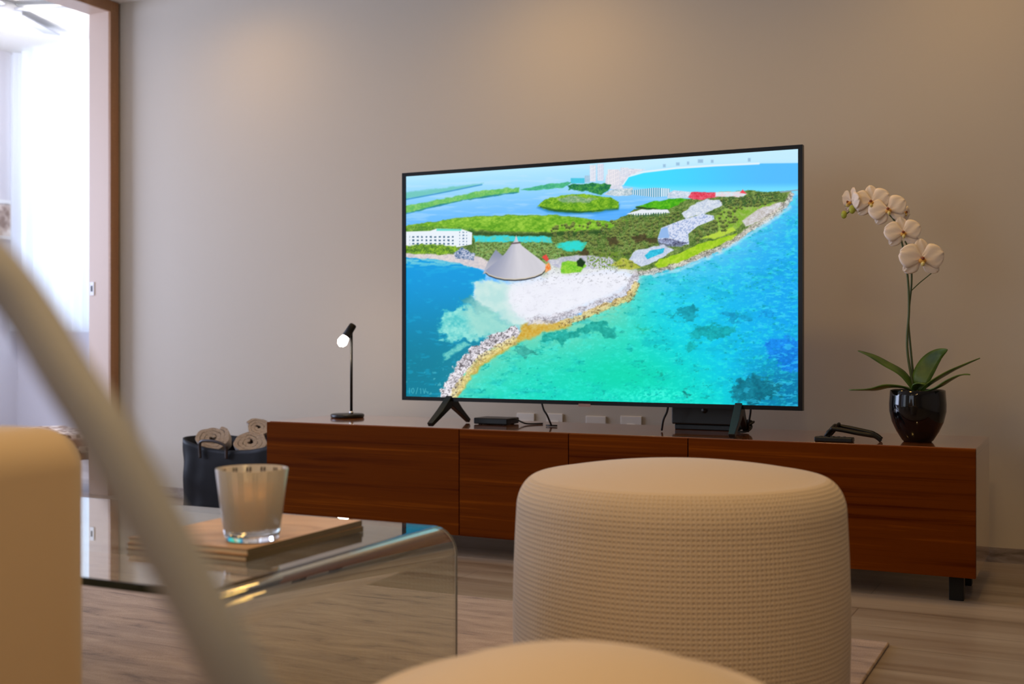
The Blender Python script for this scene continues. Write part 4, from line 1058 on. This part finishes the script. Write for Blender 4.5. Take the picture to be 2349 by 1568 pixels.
def towel(px, py, D, R, ln, label, squash=0.85, tilt=0.3, turns=3.2, ph=0.0):
    c = PD(px, py, D)
    bm = new_bm(); N = 150; th = 0.84 * R / turns * 0.90
    outer, inner = [], []
    for i in range(N + 1):
        a = turns * 2 * math.pi * i / N; r = R * (0.16 + 0.84 * i / N)
        w = 1 + 0.05 * math.sin(3 * a + ph) + 0.03 * math.sin(7 * a)
        d = Vector((math.cos(a + ph), 0, math.sin(a + ph) * squash))
        outer.append(d * (r * w + th / 2)); inner.append(d * (r * w - th / 2))
    prof = outer + list(reversed(inner)); K_ = len(prof); rings = []
    for s in (0, 0.03, 0.5, 0.97, 1.0):
        row = []
        for p in prof:
            y = -ln / 2 + ln * s; yy = y + 0.012 * (1 - p.length / R)* (1 if s < .5 else -1) * (1 if s in (0, 1.0, .03, .97) else 0)
            sc_ = 0.985 if s in (0, 1.0) else 1.0
            row.append(bm.verts.new((p.x * sc_, yy, p.z * sc_)))
        rings.append(row)
    for i in range(4):
        for k in range(K_): bm.faces.new((rings[i][k], rings[i][(k + 1) % K_], rings[i + 1][(k + 1) % K_], rings[i + 1][k])).smooth = True
    for rg in (rings[0], rings[-1]):
        for k in range(N): bm.faces.new((rg[k], rg[k + 1], rg[K_ - 2 - k], rg[K_ - 1 - k]))
    o = link_obj('rolled_towel', bm, towel_m)
    o.location = c; o.rotation_euler = (tilt, 0, 0.60)
    tag(o, label, 'towel', 'beige towels rolled up in the tote bag')
towel(489, 1010, 4.02, 0.070, 0.13, 'rolled beige towel nearest the left rim of the black tote', 0.72, -0.30, 3.1, 0.4)
towel(574, 1019, 4.03, 0.066, 0.12, 'rolled beige towel in the front right of the black tote', 0.70, -0.30, 2.9, 1.4)
towel(594, 984, 4.13, 0.052, 0.11, 'rolled beige towel at the back right of the tote, topmost', 0.7, -0.25, 3.0, 2.6)

# ------------------------------------------------------------------ glass coffee table
TZ, TU, TY0, TY1, TX0 = 0.40, -1.075, 1.295, 1.946, -2.35
def glass_table():
    t = thing('coffee_table', 'low clear bent glass coffee table with rounded edges on the rug', 'table', ((TU + TX0) / 2, (TY0 + TY1) / 2, RUGZ))
    ox_, oy_ = t.location.x, t.location.y
    th, R = 0.013, 0.05
    H = TZ - RUGZ
    xr, xl = TU - ox_, TX0 - ox_
    outer = [(xr, 0)]; inner = [(xr - th, 0)]
    for k in range(13):
        a = math.pi / 2 * k / 12
        outer.append((xr - R + R * math.cos(a), H - R + R * math.sin(a))); inner.append((xr - R + (R - th) * math.cos(a), H - R + (R - th) * math.sin(a)))
    for k in range(13):
        a = math.pi / 2 + math.pi / 2 * k / 12
        outer.append((xl + R + R * math.cos(a), H - R + R * math.sin(a))); inner.append((xl + R + (R - th) * math.cos(a), H - R + (R - th) * math.sin(a)))
    outer.append((xl, 0)); inner.append((xl + th, 0))
    y0, y1 = TY0 - oy_, TY1 - oy_
    bm = new_bm(); e = 0.0015
    def sec(y, s):
        o_ = []; 
        for (a, b), (c, d) in zip(outer, inner):
            mx_, mz_ = (a + c) / 2, (b + d) / 2
            o_.append((bm.verts.new((mx_ + (a - mx_) * s, y, mz_ + (b - mz_) * s)), bm.verts.new((mx_ + (c - mx_) * s, y, mz_ + (d - mz_) * s))))
        return o_
    S_ = [sec(y0, 0.75), sec(y0 + e, 1), sec(y1 - e, 1), sec(y1, 0.75)]
    for i in range(3):
        for k in range(len(outer) - 1):
            f = bm.faces.new((S_[i][k][0], S_[i][k + 1][0], S_[i + 1][k + 1][0], S_[i + 1][k][0])); f.smooth = True
            f = bm.faces.new((S_[i][k][1], S_[i + 1][k][1], S_[i + 1][k + 1][1], S_[i][k + 1][1])); f.smooth = True
        for k in (0, len(outer) - 1):
            bm.faces.new((S_[i][k][0], S_[i][k][1], S_[i + 1][k][1], S_[i + 1][k][0]))
    for s in (0, 3):
        for k in range(len(outer) - 1):
            f = bm.faces.new((S_[s][k][0], S_[s][k + 1][0], S_[s][k + 1][1], S_[s][k][1])); f.material_index = 1
    g = mat('clear_green_tinted_glass', (0.80, 0.82, 0.68), 0.0, trans=1.0, ior=1.5)
    ge = mat('dark_glass_edge', (0.02, 0.035, 0.03), 0.05, trans=0.35, ior=1.5)
    o = link_obj('bent_glass_sheet', bm, [g, ge], t)
    md = o.modifiers.new('wn', 'WEIGHTED_NORMAL'); md.keep_sharp = False; md.weight = 100
glass_table()
def cover_mat(name, a, b):
    m = mat(name, a, 0.45); q = NB(m)
    n1 = q.n('ShaderNodeTexNoise', i_Scale=1.0, i_Detail=6.0, i_Distortion=1.5); q.l(q.coords((6, 9, 8)), n1.inputs['Vector'])
    r = q.ramp(n1.outputs['Fac'], [(0.35, a), (0.5, b), (0.65, tuple(min(1, v * 1.15) for v in b))]); q.l(r.outputs['Color'], q.b.inputs['Base Color']); return m
def book(x0, x1, y0, y1, z0, z1, rz, label, cm, parent=None):
    cx, cy = (x0 + x1) / 2, (y0 + y1) / 2; w, d, h = (x1 - x0) / 2, (y1 - y0) / 2, z1 - z0
    t = thing('book', label, 'book', (cx, cy, z0), rz, 'large books stacked on the glass table')
    bm = new_bm(); add_box(bm, -w, w, -d, d, 0, 0.0018); add_box(bm, -w, w, -d, d, h - 0.0018, h)
    link_obj('cover', bm, cm, t)
    box_obj('spine', (w - 0.002, w + 0.0005, -d, d, 0.0002, h - 0.0002), mat('dark_book_spine', S((104, 92, 72)), 0.2), t)
    pg = mat('page_edges', S((226, 208, 182)), 0.8); q = NB(pg)
    box_obj('pages', (-w + 0.002, w - 0.0022, -d + 0.002, d - 0.002, 0.0018, h - 0.0018), pg, t)
c1 = cover_mat('marbled_tan_cover', S((190, 146, 110)), S((214, 176, 142)))
c2 = cover_mat('dark_tan_cover', S((120, 92, 66)), S((150, 118, 88)))
book(-1.462, -1.208, 1.497, 1.828, TZ, TZ + 0.0095, 0.0, 'lower thin book of the stack, resting on the glass table', c2)
book(-1.462, -1.210, 1.499, 1.828, TZ + 0.0097, TZ + 0.020, 0.012, 'upper marbled tan book of the stack, under the frosted glass', c1)
def tumbler():
    zt = TZ + 0.0202
    c = PZ(578, 1235, 1.965)
    t = thing('candle_glass', 'frosted ribbed glass tumbler holding cream wax, standing on the books', 'candle', (c.x, c.y, zt))
    H = 0.119
    ro = lambda z: 0.0445 + (0.0595 - 0.0445) * (z / H)
    seg = 144
    m = mat('frosted_ribbed_glass', S((244, 238, 230)), 0.20, trans=0.62, ior=1.2, sss=0)
    m.node_tree.nodes['Principled BSDF'].inputs['Specular IOR Level'].default_value = 0.6
    bm = new_bm(); 
    prof = [(0, 0.022), (ro(0.022) - 0.003, 0.022), (ro(H) - 0.0022, H - 0.0006), (ro(H) - 0.0011, H), (ro(H), H - 0.0008), (ro(0.02), 0.02)]
    add_lathe(bm, prof, seg)
    # flutes
    for v in bm.verts:
        r = math.hypot(v.co.x, v.co.y)
        if r > 0.02 and v.co.z > 0.03:
            a = math.atan2(v.co.y, v.co.x); k = 1 - 0.010 * (0.5 + 0.5 * math.cos(a * 36))
            v.co.x *= k; v.co.y *= k
    link_obj('glass_wall', bm, m, t)
    bm = new_bm(); add_lathe(bm, [(0, 0), (0.041, 0), (0.0435, 0.003), (ro(0.0198), 0.0198), (0, 0.0218)], 64)
    link_obj('glass_base', bm, mat('thick_clear_glass', (0.95, 0.97, 0.95), 0.02, trans=1.0, ior=1.5), t)
    bm = new_bm(); zi = 0.062; add_lathe(bm, [(0, 0.0225), (ro(0.0225) - 0.0042, 0.0225), (ro(zi) - 0.0042, zi), (0, zi - 0.001)], 64)
    link_obj('wax', bm, mat('cream_wax', S((244, 176, 100)), 0.5), t)
    # thin paired dark lines on the inside of the rim
    bm = new_bm()
    for k in range(14):
        a0 = 2 * math.pi * k / 14 + 0.1
        for da in (-0.05, 0.05):
            a = a0 + da
            for (za, zb) in ((H - 0.018, H - 0.004), (H - 0.050, H - 0.019)):
                r0, r1 = ro(za) * 0.985 - 0.0042, ro(zb) * 0.985 - 0.0040
                w = 0.026 if zb > H - 0.01 else 0.017
                vs = [bm.verts.new((rr * math.cos(a + s * w), rr * math.sin(a + s * w), zz)) for rr, zz, s in ((r0, za, -1), (r0, za, 1), (r1, zb, 1), (r1, zb, -1))]
                bm.faces.new(vs)
    o = link_obj('painted_stripes', bm, mat('dark_stripe', S((60, 48, 48)), 0.5), t)
    md = o.modifiers.new('s', 'SOLIDIFY'); md.thickness = 0.0004; md.offset = 0
tumbler()

# ------------------------------------------------------------------ ottomans
def pouf(x, y, R, H, label, rim=0.064, crown=0.026, per=0.0086):
    t = thing('ottoman', label, 'ottoman', (x, y, RUGZ), group='round cream knitted ottomans')
    H -= RUGZ
    prof = [(0, 0.004), (R * 0.90, 0.004), (R * 0.955, 0.02)]
    zc = H - crown - rim
    for k in range(1, 25):
        s = k / 24; z = 0.02 + (zc - 0.02) * s
        prof.append((R * (0.965 + 0.035 * math.sin(math.pi * (0.15 + 0.72 * s))), z))
    r0 = prof[-1][0]
    for k in range(1, 15):
        a = math.pi / 2 * k / 14
        prof.append((r0 - rim * 0.72 + rim * 0.72 * math.cos(a), zc + rim * math.sin(a)))
    re = prof[-1][0]
    for k in range(1, 21):
        s = 1 - k / 20; prof.append((re * s, zc + rim + crown * (1 - s * s)))
    nside = int(round(2 * math.pi * R / per))
    bm = new_bm(); add_lathe(bm, prof, 128, uvn=nside, uvper=per)
    for f in bm.faces:
        if f.calc_center_median().z > zc + rim * 0.93: f.material_index = 1
    link_obj('knitted_cover', bm, [M_KNIT, M_KNITTOP], t)
    # seam ring where the top meets the side
    return t
pc = PZ(1557, HY, 2.28)
pouf(pc.x, pc.y, 0.319, 0.518, 'round cream waffle-knit ottoman in front of the teak console')
pn = PZ(1317, HY, 1.185)
pouf(pn.x, pn.y, 0.275, 0.44, 'blurred round cream ottoman nearest the camera at the bottom edge', rim=0.11, crown=0.045)

# ------------------------------------------------------------------ armchair at the left edge
def armchair():
    x1, x0, y0, y1 = -1.168, -2.02, 0.30, 1.15
    t = thing('armchair', 'blurred beige upholstered armchair at the left edge, beside the glass table', 'armchair', ((x0 + x1) / 2, (y0 + y1) / 2, RUGZ))
    w, d = (x1 - x0) / 2, (y1 - y0) / 2; H = 0.640 - RUGZ
    for s in (-1, 1):
        a, b = (w - 0.17, w) if s > 0 else (-w, -w + 0.17)
        box_obj('arm', (a, b, -d, d, 0.04, H), M_CREAM, t, bevel=0.055, bseg=8)
    box_obj('backrest', (-w + 0.175, w - 0.175, -d, -d + 0.2, 0.04, 0.78), M_CREAM, t, bevel=0.05, bseg=8)
    box_obj('seat_base', (-w + 0.175, w - 0.175, -d + 0.205, d - 0.02, 0.04, 0.26), M_CREAM, t, bevel=0.01)
    box_obj('seat_cushion', (-w + 0.18, w - 0.18, -d + 0.205, d - 0.02, 0.262, 0.42), M_CREAM, t, bevel=0.04, bseg=6)
    for sx in (-1, 1):
        for sy in (-1, 1):
            bm = new_bm(); add_lathe(bm, [(0, 0), (0.015, 0), (0.02, 0.04), (0, 0.04)], 16, (sx * (w - 0.08), sy * (d - 0.08), 0)); link_obj('leg', bm, M_BLKMAT, t)
armchair()

# ------------------------------------------------------------------ lounge chair whose pale bent tube crosses the foreground
def lounge():
    path = [(-700, 130, .62), (-350, 330, .60), (-120, 510, .58), (0, 628, .565), (75, 728, .555), (155, 860, .54), (245, 1000, .525), (335, 1160, .51), (430, 1335, .495), (530, 1530, .48), (640, 1760, .47), (800, 2150, .46)]
    pts = [PZ(*p) for p in path]
    last = pts[-1]; 
    pts += [Vector((last.x + 0.045, last.y + 0.02, 0.30)), Vector((last.x + 0.10, last.y + 0.05, 0.13)), Vector((last.x + 0.14, last.y + 0.07, RUGZ + 0.012))]
    base = Vector((pts[-1].x - 0.4, pts[-1].y, 0))
    t = thing('lounge_chair', 'lounge chair whose pale curved tube slants blurred across the left foreground', 'chair', (base.x, base.y, RUGZ))
    off = Vector((base.x, base.y, RUGZ))
    pale = mat('pale_enamelled_tube', S((150, 152, 162)), 0.5)
    side = Vector((ST, -CT, 0)) * 0.62        # towards the camera and past it
    for k in (0, 1):
        pp = [p - off + side * k for p in smooth_path(pts, 6)]
        bm = new_bm(); add_tube(bm, pp, 0.0122, 20); link_obj('side_tube', bm, pale, t)
        # rear leg
        a = pts[2] - off + side * k; b = Vector((a.x + 0.05 * CT - 0.30, a.y, 0.012))
        bm = new_bm(); add_tube(bm, [a, b], 0.0122, 16); link_obj('rear_leg', bm, pale, t)
    s0 = pts[-1] - off; 
    # seat pad and back pad well below / left of the view
    A = PZ(-500, 2700, .50) - off; 
    bm = new_bm()
    e = Vector((CT, ST, 0))
    o0 = PZ(-350, HY, .50) - off; o0.z = 0.34
    Mx = Matrix.Translation(o0 + side * 0.5) @ Matrix.Rotation(TH, 4, 'Z')
    add_box(bm, -0.22, 0.20, -0.29, 0.29, -0.03, 0.03, Mx); link_obj('seat', bm, M_CREAM, t, bevel=0.02)
    bm = new_bm(); Mb = Matrix.Translation(o0 + side * 0.5 + e * -0.27 + Vector((0, 0, 0.26))) @ Matrix.Rotation(TH, 4, 'Z') @ Matrix.Rotation(-0.35, 4, 'Y')
    add_box(bm, -0.025, 0.025, -0.28, 0.28, -0.26, 0.26, Mb); link_obj('backrest', bm, M_CREAM, t, bevel=0.02)
lounge()
